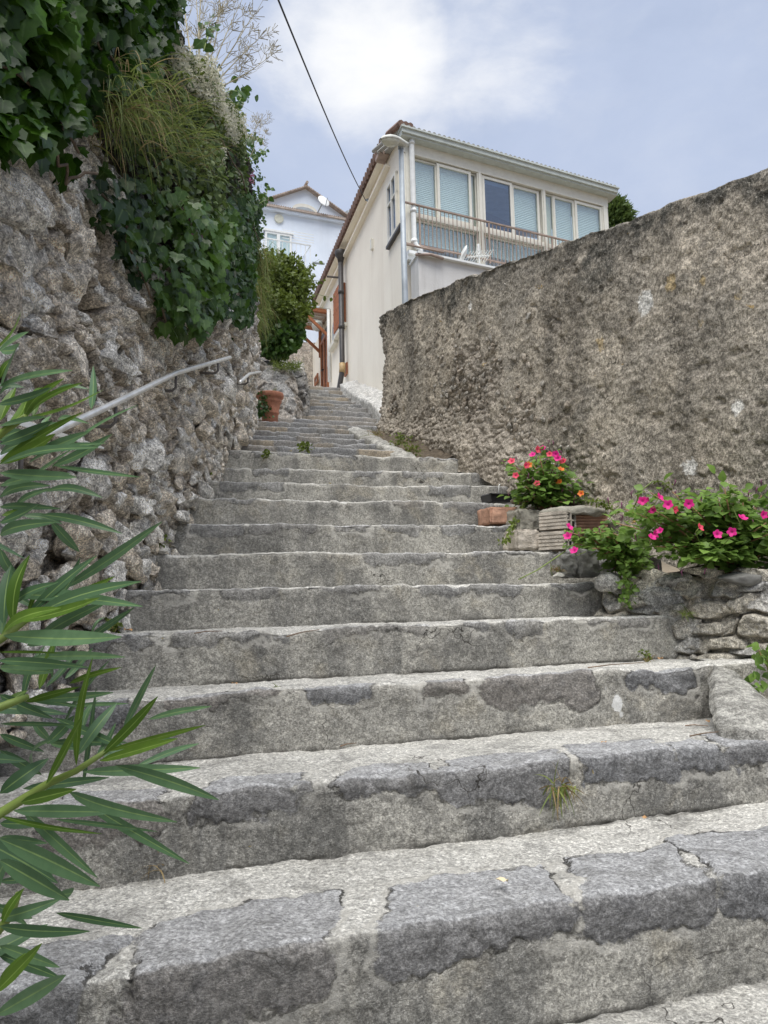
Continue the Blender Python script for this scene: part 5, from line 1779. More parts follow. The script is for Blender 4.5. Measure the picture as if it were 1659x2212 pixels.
def wall_leaves(name, mat, parent, tm, poly_px, n, size, off, face=(.75, -.45, .30), tipd=(.15, -.1, -1.0), spread=.45, top=None, dens=None):
    """n leaves scattered over the part of the wall inside a photo outline"""
    pw_ = [on_left(px, py, .12) for px, py in poly_px]
    poly = [(p.y, p.z) for p in pw_]
    ys = [q[0] for q in poly]; zs_ = [q[1] for q in poly]
    Y, Z = [], []
    got = 0
    while got < n:
        y = RNG.uniform(min(ys), max(ys), 4 * n); z = RNG.uniform(min(zs_), max(zs_), 4 * n)
        k = inpoly(y, z, poly)
        if dens is not None:
            k &= dens(y, z) > RNG.uniform(0, 1, 4 * n)
        Y.append(y[k]); Z.append(z[k]); got += k.sum()
    Y = np.concatenate(Y)[:n]; Z = np.concatenate(Z)[:n]
    # clumps: the mat swells and hollows
    sw = fbm(Y * 1.8, Z * 1.8, 0, 3, 901)
    o_ = (RNG.uniform(off[0], off[1], n) + .10 * sw) * (1 - .72 * sstep(5.5, 8.6, Y))
    X = WX(Y, Z) + np.maximum(o_, .02)
    pos = np.stack([X, Y, Z], -1)
    nor = nrmz(np.array(face) + jit(n, spread))
    tip = np.array(tipd) + jit(n, spread * .8)
    tip = tip - nor * np.sum(tip * nor, 1)[:, None]
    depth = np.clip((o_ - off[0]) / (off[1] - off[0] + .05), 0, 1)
    rnd = np.clip(.12 + .5 * depth * RNG.uniform(.4, 1.2, n) + .22 * sw + RNG.normal(size=n) * .12, 0, 1)  # leaves deeper in the mat coloured darker, painting in their shade
    return leaves(name, mat, parent, tm, pos, tip, nor, RNG.uniform(size[0], size[1], n) * (.75 + .4 * RNG.random(n)), rnd)


def vines(name, mat, parent, px_list, off=.18, r=.006):
    for pts in px_list:
        m = MB()
        P_ = [on_left(px, py, off + .05 * random.random()) for px, py in pts]
        Q = []
        for i in range(len(P_) - 1):
            for t in np.linspace(0, 1, 5)[:-1]:
                Q.append(P_[i].lerp(P_[i + 1], t) + Vector((random.uniform(-.02, .02), random.uniform(-.03, .03), random.uniform(-.02, .02))))
        m.tube(Q + [P_[-1]], r, 5)
        m.build('stem', mat, parent, True)


# big ivy in the upper left corner, hanging over
iv1 = thing('ivy', (-1.1, 2.6, EYE + 2.4), 'dark broad-leaved ivy overhanging the wall in the upper left corner', 'ivy')
PO1 = [(-700, -420), (-700, 320), (0, 320), (55, 300), (100, 270), (150, 285), (175, 250), (215, 200), (250, 185), (285, 150), (325, 140), (352, 60), (368, 20), (385, -60), (330, -160), (150, -420)]
wall_leaves('leaves', M['ivy_near'], iv1, T_IVY, PO1, 6800, (.066, .098), (.02, .24), (.55, -.75, .25), (.1, -.2, -1), .42)
wall_leaves('leaves', M['ivy_near'], iv1, T_IVY, [(20, 290), (70, 330), (120, 400), (165, 395), (200, 300), (180, 230)], 36, (.07, .10), (.05, .16), (.55, -.75, .25), (.1, -.2, -1), .4)
vines('stems', M['bark'], iv1, [[(-50, 100), (60, 180), (130, 240), (170, 330)], [(100, -80), (180, 60), (250, 140)], [(200, -100), (300, 20), (330, 110)], [(40, 240), (110, 330), (150, 385), (210, 375)]], .16)

# middle ivy curtain
iv2 = thing('ivy', (-1.1, 5.0, EYE + 2.0), 'glossy green ivy curtain hanging down the middle of the rubble wall', 'ivy')
PO2 = [(195, 400), (238, 515), (292, 592), (330, 668), (352, 722), (372, 738), (400, 705), (440, 688), (478, 668), (520, 708), (543, 690), (556, 640), (566, 560), (572, 440), (545, 400), (470, 440), (420, 470), (360, 430), (310, 400), (260, 375), (225, 350)]
wall_leaves('leaves', M['ivy'], iv2, T_IVY, PO2, 6200, (.056, .094), (.03, .26), (.70, -.62, .28), (.05, -.25, -1), .40)
wall_leaves('leaves', M['ivy'], iv2, T_IVY, [(340, 690), (365, 760), (400, 735), (470, 700), (530, 735), (556, 700), (556, 640), (400, 640)], 130, (.05, .085), (.02, .10), (.70, -.62, .28), (.05, -.25, -1), .4)
vines('stems', M['bark'], iv2, [[(230, 420), (300, 560), (360, 700)], [(420, 470), (450, 600), (480, 690)], [(530, 430), (545, 560), (525, 700)]], .12)

# small-leaved tangle in the upper middle up to the skyline
sh1 = thing('wall_creeper', (-1.1, 6.5, EYE + 3.6), 'small-leaved dark creeper covering the wall crest beside the sky', 'creeper')
PO3 = [(330, 60), (372, 60), (420, 150), (470, 240), (512, 300), (545, 370), (568, 430), (574, 520), (560, 600), (520, 600), (440, 560), (380, 500), (320, 420), (280, 330), (300, 180)]
wall_leaves('leaves', M['small'], sh1, T_OV, PO3, 12500, (.042, .070), (.0, .17), (.65, -.60, .35), (.1, -.3, -.8), .6)
wall_leaves('leaves', M['ivy'], sh1, T_HEART, [(365, 20), (440, 120), (500, 190), (560, 300), (585, 400), (580, 560), (540, 560), (520, 380), (470, 280), (410, 190)], 900, (.055, .09), (.02, .17), (.6, -.6, .4), (.2, -.3, -.8), .6)
vines('stems', M['bark'], sh1, [[(340, 120), (420, 280), (470, 420)], [(450, 240), (520, 380), (560, 520)]], .15)
# mauve valerian heads in it
for (px, py) in ((546, 378), (543, 390), (404, 474), (428, 512)):
    c = np.array(on_left(px, py, .26 if px < 500 else .16)); n = 14
    pos = c + jit(n, .018); leaves('flower_head', M['mauve'], sh1, T_OV, pos, jit(n, 1), jit(n, 1), np.full(n, .026), RNG.random(n))
# shoots against the sky
sp_ = []
for pts in ([(440, 110), (452, 70), (470, 55)], [(470, 210), (500, 195), (530, 200)], [(505, 240), (525, 205), (543, 195)], [(540, 350), (560, 335), (575, 318)], [(520, 300), (545, 290), (570, 310)], [(560, 440), (575, 430), (578, 400)]):
    P_ = [on_left(px, py, .14) for px, py in pts]
    m = MB(); m.tube(P_, .006, 5); m.build('shoot', M['green_stem'], sh1, True)
    n = 16
    t = RNG.uniform(.2, 1, n)
    pos = np.array([list(P_[0].lerp(P_[1], a * 2) if a < .5 else P_[1].lerp(P_[2], a * 2 - 1)) for a in t]) + jit(n, .04)
    leaves('leaves', M['ivy'], sh1, T_HEART, pos, jit(n, .6) + np.array([.2, -.2, -.6]), jit(n, .5) + np.array([.5, -.7, .2]), RNG.uniform(.07, .12, n), RNG.uniform(.2, .7, n))

# cream-flowered climber along the crest
cl = thing('flowering_climber', (-1.0, 5.5, EYE + 3.7), 'climber with a mass of tiny cream flowers along the wall crest', 'climber')
PO4 = [(338, 55), (372, 50), (405, 105), (450, 150), (490, 205), (512, 250), (522, 290), (512, 318), (480, 290), (440, 240), (405, 190), (365, 140), (338, 100)]
wall_leaves('blossom', M['blossom'], cl, T_TINY, PO4, 9000, (.018, .034), (.05, .22), (.5, -.6, .5), (0, 0, -.3), 1.0, dens=lambda y, z: sstep(-.5, .45, fbm(y * 3.5, z * 3.5, 0, 3, 951)))
wall_leaves('blossom', M['blossom'], cl, T_TINY, [(430, 150), (520, 260), (520, 400), (470, 380), (400, 260)], 1500, (.016, .03), (.06, .2), (.5, -.6, .5), (0, 0, -.3), 1.0, dens=lambda y, z: sstep(.1, .6, fbm(y * 3, z * 3, 0, 3, 953)))
wall_leaves('leaves', M['bush'], cl, T_OV, PO4, 1800, (.03, .05), (.02, .19), (.6, -.6, .4), (.1, -.2, -.8), .6)

# hanging grass tufts
def grass_tuft(label, px_roots, n, length, mat, droop=(1.2, 2.6), out=.25, width=.005, name='hanging_grass', dirv=(.75, -.35, .25), off=.12):
    roots = [on_left(px, py, off) for px, py in px_roots]
    t = thing(name, roots[0], label, 'grass')
    B = np.array([list(roots[i]) for i in RNG.integers(0, len(roots), n)]) + jit(n, .07)
    d = np.array(dirv) + jit(n, .35)
    for mm, fr in mat:
        k = RNG.random(n) < fr
        if k.sum() < 3: continue
        blades('blades', M[mm], t, B[k], d[k], RNG.uniform(*length, k.sum()), np.full(k.sum(), width), RNG.uniform(*droop, k.sum()), RNG.uniform(.1, 1, k.sum()), 7)
    return t


grass_tuft('yellow-green grass tussock hanging from the wall below the corner ivy', [(250, 195), (270, 210), (290, 190), (240, 230), (300, 225), (310, 180), (255, 255), (235, 245)], 620, (.14, .40), [('grass', .9), ('dry_grass', .3)], (1.4, 3.0), width=.0055, off=.16, dirv=(.6, -.5, .1))
grass_tuft('thin grass spraying out among the creeper below the cream flowers', [(350, 240), (370, 270), (330, 290), (400, 330)], 260, (.2, .5), [('grass', .8), ('dry_grass', .2)], (.9, 2.0), width=.005, off=.12)
grass_tuft('feathery light green grass hanging at the far end of the rubble wall', [(552, 560), (556, 590), (548, 620), (553, 650), (558, 670), (546, 690), (550, 540)], 1100, (.2, .55), [('grass', .9), ('dry_grass', .2)], (2.4, 4.0), width=.008, off=.02, dirv=(.45, -.4, .0))

# dry umbel stalks standing on the crest
um = thing('umbel_plant', on_left(430, 150, .1), 'tall dry fennel-like stalks with open umbels standing against the sky', 'plant')


def umbel(m, c, d, r, depth):
    d = d.normalized()
    for k in range(7):
        a = 2 * math.pi * k / 7 + random.random()
        s = d.orthogonal().normalized(); u = d.cross(s)
        e = c + (d * .75 + (s * math.cos(a) + u * math.sin(a)) * .75) * r * random.uniform(.7, 1.15)
        m.tube([c, e], [.0012, .0030], 3, False)
        if depth:
            for q in range(6):
                b_ = 2 * math.pi * q / 6
                e2 = e + (d * .5 + (s * math.cos(b_) + u * math.sin(b_)) * .7) * r * .30
                m.tube([e, e2], [.0028, .0055], 3, False)


def stalk(p0, p1, r, lv=0):
    m = MB()
    n = 9
    bend = Vector((random.uniform(-.05, .05), random.uniform(-.05, .05), 0))
    pts = [p0.lerp(p1, i / n) + bend * math.sin(math.pi * i / n) for i in range(n + 1)]
    m.tube(pts, [r * (1 - .75 * i / n) for i in range(n + 1)], 5)
    d = (p1 - p0).normalized()
    L_ = (p1 - p0).length
    for i in range(2, n + 1):
        for _ in range(1):
            a = random.uniform(0, 6.28)
            side = (Vector((math.cos(a), .5 * math.sin(a), 0)) + d * 1.5 + Vector((.25, 0, 0))).normalized()
            e = pts[i] + side * L_ * random.uniform(.13, .32) * (1.15 - .6 * i / n)
            m.tube([pts[i], pts[i].lerp(e, .5) + Vector((0, 0, -.01)), e], [r * .32, r * .22, r * .14], 4, False)
            if random.random() < .7: umbel(m, e, side, .075, 0)
            e3 = pts[i].lerp(e, .5); sd3 = (side + Vector((random.uniform(-.8, .8), 0, .4))).normalized(); e4 = e3 + sd3 * L_ * .13
            m.tube([e3, e4], r * .22, 3, False); umbel(m, e4, sd3, .06, 0)
    umbel(m, p1, d, .10, 0)
    m.build('stalk', M['pale_stem'], um)


for (a, b_, r) in (((425, 190), (392, -70), .010), ((432, 185), (440, -90), .010), ((440, 190), (545, 35), .009), ((447, 200), (562, 80), .008), ((428, 170), (420, -40), .008), ((445, 200), (585, 120), .007), ((436, 185), (475, -10), .007), ((442, 195), (525, -5), .007), ((438, 190), (500, -30), .008), ((520, 330), (560, 265), .004), ((535, 350), (566, 262), .004)):
    p0 = on_left(*a, .05); p1 = on_left(b_[0], b_[1], .05)
    dd = p0.y
    p1 = at(b_[0], b_[1], dd + .2)
    stalk(Vector(p0), p1, r)

# ------------------------------------------------------------------ bush on the outcrop
bu = thing('rounded_bush', at(615, 770, 11.6), 'rounded yellow-green bush growing on the rock outcrop before the white house', 'bush')
cb = at(612, 655, 11.7)
n = 9500
blobs = [(at(600, 625, 11.9), .50), (at(620, 602, 12.1), .38), (at(638, 648, 11.7), .30), (at(602, 690, 11.4), .44), (at(628, 700, 11.5), .26), (at(575, 660, 11.7), .42), (at(590, 580, 12.1), .28), (at(648, 618, 11.9), .18), (at(598, 738, 11.25), .28), (at(625, 730, 11.3), .18)]
w_ = np.array([r ** 2 for _, r in blobs]); w_ /= w_.sum()
ix = RNG.choice(len(blobs), n, p=w_)
dirs = nrmz(RNG.normal(size=(n, 3)))
rad = RNG.uniform(.45, 1.08, n) ** .6
C = np.array([list(b_[0]) for b_ in blobs])[ix]; R_ = np.array([b_[1] for b_ in blobs])[ix]
pos = C + dirs * (R_ * rad)[:, None]
pos = pos + .07 * np.stack([fbm(pos[:, 0] * 5, pos[:, 1] * 5, pos[:, 2] * 5 + k, 2, 971 + k) for k in range(3)], -1)
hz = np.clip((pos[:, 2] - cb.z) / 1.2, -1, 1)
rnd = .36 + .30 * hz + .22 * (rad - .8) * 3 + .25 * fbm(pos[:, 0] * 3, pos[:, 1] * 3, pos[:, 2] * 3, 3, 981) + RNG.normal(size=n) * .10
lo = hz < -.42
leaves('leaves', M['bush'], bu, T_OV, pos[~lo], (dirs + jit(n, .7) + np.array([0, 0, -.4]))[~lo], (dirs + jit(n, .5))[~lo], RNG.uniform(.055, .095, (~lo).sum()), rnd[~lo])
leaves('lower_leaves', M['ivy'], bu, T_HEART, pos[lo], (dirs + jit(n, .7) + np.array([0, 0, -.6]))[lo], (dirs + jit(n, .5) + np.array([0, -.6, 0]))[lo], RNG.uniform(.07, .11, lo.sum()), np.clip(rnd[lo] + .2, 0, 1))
root = at(605, 765, 11.5)
for k in range(26):
    q = blobs[k % len(blobs)]
    e = q[0] + Vector(tuple(RNG.normal(size=3))) .normalized() * q[1] * .8
    m = MB(); m.tube([root + Vector((random.uniform(-.1, .1), 0, 0)), root.lerp(e, .5) + Vector((random.uniform(-.12, .12), 0, .08)), e], [.016, .010, .004], 5); m.build('branch', M['bark'], bu, True)
# long trailing shoots sticking out to the right
for (a, b_) in (((645, 600), (690, 560)), ((655, 620), (700, 605)), ((650, 640), (712, 642)), ((660, 610), (680, 575)), ((600, 570), (608, 535)), ((585, 575), (578, 540))):
    p0, p1 = at(a[0], a[1], 11.7), at(b_[0], b_[1], 11.6)
    m = MB(); m.tube([p0, p0.lerp(p1, .5) + Vector((0, 0, .05)), p1], [.006, .004, .002], 4); m.build('shoot', M['green_stem'], bu)
    k = 12; t = RNG.uniform(.1, 1, k)
    pos = np.array([list(p0.lerp(p1, x)) for x in t]) + jit(k, .03)
    leaves('leaves', M['bush'], bu, T_HEART, pos, jit(k, .7) + np.array([.2, -.2, -.5]), jit(k, .6) + np.array([.2, -.8, .3]), RNG.uniform(.05, .09, k), RNG.uniform(.2, .7, k))
# herb tuft with white daisies at its foot
hb = thing('daisy_tuft', at(628, 790, 11.0), 'low green herb tuft with tiny white flowers under the bush', 'plant')
n = 500; B = np.array([list(at(x, y, d)) for x, y, d in zip(RNG.uniform(590, 648, n), RNG.uniform(785, 800, n), RNG.uniform(10.9, 11.2, n))])
blades('blades', M['grass'], hb, B, np.array([0, -.2, .8]) + jit(n, .5), RNG.uniform(.08, .2, n), np.full(n, .008), RNG.uniform(.5, 2.5, n), RNG.random(n), 4)
n = 50; B = np.array([list(at(x, y, 10.95)) for x, y in zip(RNG.uniform(605, 645, n), RNG.uniform(778, 800, n))])
leaves('flowers', M['lichen_white'], hb, T_TINY, B, jit(n, 1), jit(n, .5) + np.array([0, -1, .3]), np.full(n, .028), RNG.random(n))

# plants in the terracotta pot
pp = thing('pot_plant', pc + Vector((0, 0, H_ * .87)), 'sparse trailing weeds growing in the terracotta pot', 'plant')
n = 130; a_ = RNG.uniform(0, 6.28, n); r_ = .15 * np.sqrt(RNG.random(n))
B = np.stack([pc.x + r_ * np.cos(a_), pc.y + r_ * np.sin(a_), np.full(n, pc.z + H_ * .9)], -1)
blades('blades', M['grass'], pp, B, np.array([0, -.1, .9]) + jit(n, .5), RNG.uniform(.06, .2, n), np.full(n, .008), RNG.uniform(.6, 2.6, n), RNG.uniform(.2, 1, n), 5)
n = 70; t = RNG.random(n)
B = np.stack([pc.x - .05 + .03 * RNG.normal(size=n), pc.y - .17 - .02 * RNG.random(n), pc.z + H_ * (1.0 - t * .65)], -1)
leaves('trailing_leaves', M['small'], pp, T_HEART, B, jit(n, .5) + np.array([0, 0, -1]), jit(n, .4) + np.array([0, -1, .2]), RNG.uniform(.02, .04, n), RNG.random(n) * .6)
pf = thing('ivy_tuft', at(560, 893, 9.9), 'dark ivy tuft at the foot of the terracotta pot', 'ivy')
n = 130; B = np.array(at(562, 885, 9.95)) + jit(n, 1) * np.array([.07, .05, .08])
leaves('leaves', M['ivy'], pf, T_HEART, B, jit(n, .6) + np.array([0, -.2, -.6]), jit(n, .5) + np.array([.2, -.8, .3]), RNG.uniform(.035, .06, n), RNG.random(n) * .5)

# ------------------------------------------------------------------ pine crown behind the right wall
pt = thing('pine_tree', at(1322, 600, 24), 'dense green pine crown showing behind the right end of the veranda', 'pine tree')
cpx = [(1318, 478, .62), (1338, 470, .45), (1305, 465, .42), (1328, 455, .42), (1310, 505, .7), (1340, 500, .6), (1312, 446, .28)]
n = 5200; ix = RNG.integers(0, len(cpx), n)
C = np.array([list(at(x, y, 24)) for x, y, r in cpx])[ix]; R_ = np.array([r for x, y, r in cpx])[ix]
dirs = nrmz(RNG.normal(size=(n, 3))); rad = RNG.uniform(.5, 1.05, n)
pos = C + dirs * (R_ * rad)[:, None]
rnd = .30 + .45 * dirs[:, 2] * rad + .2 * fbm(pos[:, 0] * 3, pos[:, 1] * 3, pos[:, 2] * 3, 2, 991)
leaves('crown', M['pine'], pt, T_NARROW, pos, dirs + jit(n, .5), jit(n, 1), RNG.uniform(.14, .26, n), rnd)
m = MB(); p0 = at(1322, 700, 24); m.tube([p0 - Vector((0, 0, 2)), p0, at(1322, 480, 24)], [.18, .14, .07], 8); m.build('trunk', M['bark'], pt, True)

# ------------------------------------------------------------------ four o'clock flowers
def trumpet(name, c, nor, size, mat, parent):
    """five-lobed open flower with a short tube"""
    nor = Vector(nor).normalized(); s = nor.orthogonal().normalized(); u = nor.cross(s)
    V, F, mid = [c - nor * size * .25], [], [0.0]
    N_ = 20
    rot = random.random() * 6.28
    for ring, (r, h) in enumerate(((.14, -.05), (.30, .03), (.5, .06))):
        for k in range(N_):
            a = rot + 2 * math.pi * k / N_
            lob = 1.0 if ring < 2 else .74 + .28 * abs(math.cos(2.5 * (2 * math.pi * k / N_)))
            hh_ = h + (.05 * math.cos(5 * (2 * math.pi * k / N_)) if ring == 2 else 0)
            V.append(c + (s * math.cos(a) + u * math.sin(a)) * size * r * lob + nor * size * hh_); mid.append((.15, .55, 1.0)[ring])
    for k in range(N_): F.append((0, 1 + k, 1 + (k + 1) % N_))
    for ring in range(2):
        for k in range(N_):
            k2 = (k + 1) % N_; o_ = 1 + ring * N_
            F.append((o_ + k, o_ + N_ + k, o_ + N_ + k2, o_ + k2))
    return mk(name, V, F, M[mat], parent, {'mid': mid}, True)


def flower_plant(label, root, targets, flowers, leafn, lsize, shrink=1.0):
    t = thing('flower_plant', root, label, 'flowering plant')
    allpos, alltip, allnor, allr, alls = [], [], [], [], []
    for (e, spread) in targets:
        a = root + Vector((random.uniform(-.05, .05), random.uniform(-.03, .03), 0))
        midp = a.lerp(e, .5) + Vector((random.uniform(-.03, .03), 0, .05))
        m = MB(); m.tube([a, midp, e], [.007, .005, .003], 5); m.build('stem', M['red_stem'], t, True)
        for k in range(leafn):
            q = random.random() ** .6
            base = (a.lerp(midp, q * 2) if q < .5 else midp.lerp(e, q * 2 - 1))
            d = Vector(tuple(RNG.normal(size=3))); d.z = abs(d.z) * .4 - .15; d = d.normalized()
            p = base + d * spread * random.uniform(.1, 1.0)
            allpos.append(p); alltip.append(d + Vector((0, -.1, -.2))); allnor.append(Vector((0, -.45, .9)) + Vector(tuple(RNG.normal(size=3) * .42)))
            allr.append(.12 + .6 * q * random.uniform(.35, 1.15)); alls.append(random.uniform(*lsize))
    leaves('leaves', M['mirabilis'], t, T_HEART, np.array([list(p) for p in allpos]), np.array([list(p) for p in alltip]), np.array([list(p) for p in allnor]), np.array(alls), np.array(allr))
    for (px, py, d, col, sz) in flowers:
        c = at(px, py, d)
        near_ = min(targets, key=lambda q: (q[0] - c).length)[0]
        nrm_ = Vector((random.uniform(-.9, .9), -1, random.uniform(-.2, 1.1)))
        fl_ = trumpet('flower', c, nrm_, sz, col, t)
        sm = MB()
        back_ = c - nrm_.normalized() * .03 - Vector((0, 0, .01))
        sm.tube([c - nrm_.normalized() * sz * .2, back_, back_.lerp(near_, .6)], [.003, .0018, .002], 4)
        sm.build('flower_stalk', M['green_stem'], fl_, True)
    # closed buds
    for k in range(len(flowers) * 2):
        bm_ = MB()
        e, s_ = random.choice(targets); c = e + Vector(tuple(RNG.normal(size=3) * .5)) * s_
        bm_.tube([c, c + Vector((random.uniform(-.01, .01), -.008, .02)), c + Vector((random.uniform(-.012, .012), -.01, .032))], [.002, .004, .0015], 5)
        bm_.build('bud', M['mauve'], t, True)
    return t


def tg(lst, d0, s): return [(at(x, y, d0 + random.uniform(-.14, .16)), s) for x, y in lst]


rootB = at(1590, 1236, 3.74)
TB = [(1330, 1130), (1350, 1100), (1375, 1120), (1400, 1095), (1420, 1130), (1440, 1100), (1470, 1115), (1500, 1130), (1520, 1095), (1550, 1080), (1580, 1075), (1600, 1110), (1630, 1095), (1655, 1130), (1640, 1165), (1600, 1160), (1560, 1170), (1530, 1150), (1500, 1165), (1470, 1180), (1440, 1160), (1410, 1180), (1380, 1160), (1545, 1120), (1480, 1080), (1620, 1200), (1660, 1190), (1580, 1200), (1540, 1205), (1490, 1210), (1450, 1200), (1670, 1150), (1690, 1120), (1700, 1180), (1570, 1140), (1520, 1190), (1405, 1064), (1452, 1062), (1565, 1056), (1602, 1066), (1645, 1070), (1500, 1068), (1375, 1085)]
FB = [(1395, 1080), (1426, 1074), (1410, 1101), (1402, 1104), (1459, 1101), (1488, 1088), (1605, 1118), (1650, 1112), (1513, 1139), (1550, 1154), (1581, 1149), (1425, 1146), (1409, 1160), (1416, 1154), (1443, 1090), (1388, 1082)]
flower_plant('large leafy plant with magenta flowers spilling over the rock planter', rootB, tg(TB, 3.68, .10), [(x, y, 3.48 + random.uniform(-.03, .08), 'coral' if k in (4, 8) else 'magenta', random.uniform(.036, .050)) for k, (x, y) in enumerate(FB)], 52, (.035, .068))
rootC = at(1360, 1220, 4.14)
TC = [(1250, 1160), (1265, 1145), (1285, 1150), (1300, 1165), (1320, 1150), (1240, 1175), (1280, 1185), (1310, 1195), (1330, 1210), (1345, 1180), (1350, 1150), (1230, 1150), (1330, 1240), (1350, 1260), (1370, 1240), (1375, 1205), (1345, 1285), (1320, 1170), (1362, 1225)]
flower_plant('trailing leafy plant with three magenta flowers reaching over the brick edge', rootC, tg(TC, 4.1, .08), [(x, y, 3.95, 'magenta', .050) for x, y in ((1226, 1158), (1240, 1189), (1230, 1138))], 44, (.03, .058))
rootA = at(1180, 1100, 5.15)
TA = [(1115, 1010), (1130, 1025), (1150, 1000), (1165, 985), (1185, 990), (1200, 1000), (1215, 1015), (1225, 1040), (1240, 1055), (1250, 1070), (1135, 1050), (1120, 1070), (1155, 1045), (1175, 1030), (1195, 1045), (1210, 1065), (1150, 1075), (1180, 1075), (1215, 1085), (1130, 1085), (1195, 1090), (1160, 1020), (1105, 1000), (1240, 1085)]
FA = [(1105, 996, 'coral'), (1162, 971, 'coral'), (1172, 968, 'magenta'), (1187, 981, 'coral'), (1200, 981, 'magenta'), (1205, 990, 'magenta'), (1216, 996, 'coral'), (1137, 1005, 'coral'), (1212, 1013, 'orange'), (1208, 1041, 'orange'), (1255, 1066, 'orange'), (1114, 1027, 'coral'), (1160, 1044, 'coral'), (1150, 982, 'magenta'), (1143, 1004, 'orange')]
flower_plant('upright plant with coral pink and orange flowers behind the bricks', rootA, tg(TA, 5.12, .11), [(x, y, 4.92 + random.uniform(-.04, .06), c_, random.uniform(.042, .056)) for x, y, c_ in FA], 44, (.035, .07))

# arching runner against the wall and creeping strands over the bricks
rn_ = thing('trailing_runner', at(1375, 1095, 4.5), 'thin arching green runner between the flowers and the roughcast wall', 'plant')
m = MB(); P_ = [at(x, y, 4.45) for x, y in ((1370, 1095), (1385, 1060), (1410, 1040), (1430, 1040), (1450, 1058))]
m.tube(P_, .004, 5); m.build('runner_stem', M['green_stem'], rn_, True)
n = 26; t = RNG.random(n) * 3.99; B = np.array([list(P_[int(x)].lerp(P_[int(x) + 1], x - int(x))) for x in t]) + jit(n, .012)
leaves('leaves', M['bush'], rn_, T_OV, B, jit(n, .8), jit(n, .6) + np.array([0, -1, .4]), RNG.uniform(.02, .034, n), RNG.uniform(.4, 1, n))


def strand(label, pts_px, d, nl, lsz, mat='bush', name='creeping_weed'):
    P_ = [at(x, y, d_) for (x, y), d_ in zip(pts_px, d if isinstance(d, (list, tuple)) else [d] * len(pts_px))]
    t_ = thing(name, P_[0], label, 'weed')
    m = MB(); m.tube(P_, .003, 4); m.build('stem', M['green_stem'], t_, True)
    t = RNG.random(nl) * (len(P_) - 1.01)
    B = np.array([list(P_[int(x)].lerp(P_[int(x) + 1], x - int(x))) for x in t]) + jit(nl, lsz * .5)
    leaves('leaves', M[mat], t_, T_OV, B, jit(nl, .8) + np.array([0, 0, -.3]), jit(nl, .6) + np.array([0, -1, .5]), RNG.uniform(lsz * .7, lsz * 1.2, nl), RNG.uniform(.2, 1, nl))
    return t_


strand('green weed strand creeping down over the red brick', [(1130, 1085), (1125, 1110), (1110, 1130), (1100, 1155), (1085, 1175)], [5.05, 5.0, 4.95, 4.65, 4.6], 130, .026)
strand('yellowish weed strand lying along the cement cap', [(1260, 1080), (1290, 1085), (1315, 1092), (1330, 1110)], 4.66, 90, .024)
strand('leafy strand trailing down over the left end of the rock planter', [(1350, 1210), (1350, 1240), (1358, 1270), (1350, 1300)], [4.02, 3.98, 3.95, 3.93], 120, .034, 'mirabilis')
m = MB(); P_ = [at(x, y, d_) for x, y, d_ in ((1222, 1190, 4.22), (1190, 1212, 4.2), (1160, 1232, 4.12), (1120, 1252, 4.08))]; m.tube(P_, .0035, 5)
tag(m.build('bare_runner', M['green_stem'], None, True), 'bare thin runner stem lying diagonally across a riser below the bricks', 'stem')

# leafy weed at the right edge
we = thing('leafy_weed', at(1650, 1450, 3.0), 'dark green leafy weed at the right edge below the rock planter', 'weed')
n = 90; B = np.array([list(at(x, y, d)) for x, y, d in zip(RNG.uniform(1625, 1720, n), RNG.uniform(1385, 1490, n), RNG.uniform(2.95, 3.15, n))])
leaves('leaves', M['mirabilis'], we, T_HEART, B, jit(n, .8) + np.array([-.2, -.3, -.2]), jit(n, .5) + np.array([-.2, -.8, .6]), RNG.uniform(.03, .05, n), RNG.random(n) * .7)
for k in range(8):
    m = MB(); e = Vector(B[k * 9]); m.tube([at(1690, 1505, 3.05), e], [.004, .002], 4); m.build('stem', M['red_stem'], we)

# ------------------------------------------------------------------ weeds and litter on the steps
def weed(label, px, py, d, n, h, mat=(('grass', .7), ('dry_grass', .3)), leafn=0, up=.8, name='step_weed', droop=(.6, 2.6), width=.004, lsz=.02):
    c = at(px, py, d)
    t = thing(name, c, label, 'weed')
    if n:
        B = np.array(c) + jit(n, 1) * np.array([h * .22, h * .1, h * .05])
        for mm, fr in mat:
            k = int(n * fr)
            if k < 2: continue
            blades('blades', M[mm], t, B[:k], np.array([0, -.5, up]) + jit(k, .6), RNG.uniform(.4, 1, k) * h, np.full(k, width), RNG.uniform(*droop, k), RNG.random(k), 5)
    if leafn:
        B = np.array(c) + jit(leafn, 1) * np.array([h * .3, h * .12, h * .25]) + np.array([0, 0, h * .25])
        leaves('leaves', M['bush'], t, T_HEART, B, jit(leafn, .7), jit(leafn, .5) + np.array([0, -.7, .7]), RNG.uniform(.7, 1.2, leafn) * lsz, RNG.uniform(.2, .9, leafn))
    return t


weed('half dry grass tuft growing from a joint on the front of the second step', 1212, 1700, 2.26, 60, .10, (('grass', .55), ('dry_grass', .45)), 0, -.1, width=.0045)
weed('small dry straw tuft at the foot of the second riser', 330, 1878, 2.0, 16, .10, (('dry_grass', 1.0),), 0, 1.0)
weed('small leafy weed against the rubble wall on the fourth step', 246, 1362, 3.15, 10, .06, leafn=46, lsz=.024)
weed('dark leafy weed in the middle of the upper flight', 660, 972, 6.5, 10, .10, leafn=50, lsz=.035)
weed('small weed on the edge of the first upper step', 575, 987, 6.1, 8, .07, leafn=30, lsz=.028)
weed('green weed tuft at the foot of the rubble wall by the ninth step', 415, 1015, 5.1, 6, .10, leafn=70, lsz=.032)
weed('tiny weed on the tread beside the wall plaster', 446, 1027, 5.2, 4, .06, leafn=26, lsz=.022)
weed('weed clump in the earth behind the curved kerb', 865, 958, 7.4, 60, .16, leafn=70, lsz=.03)
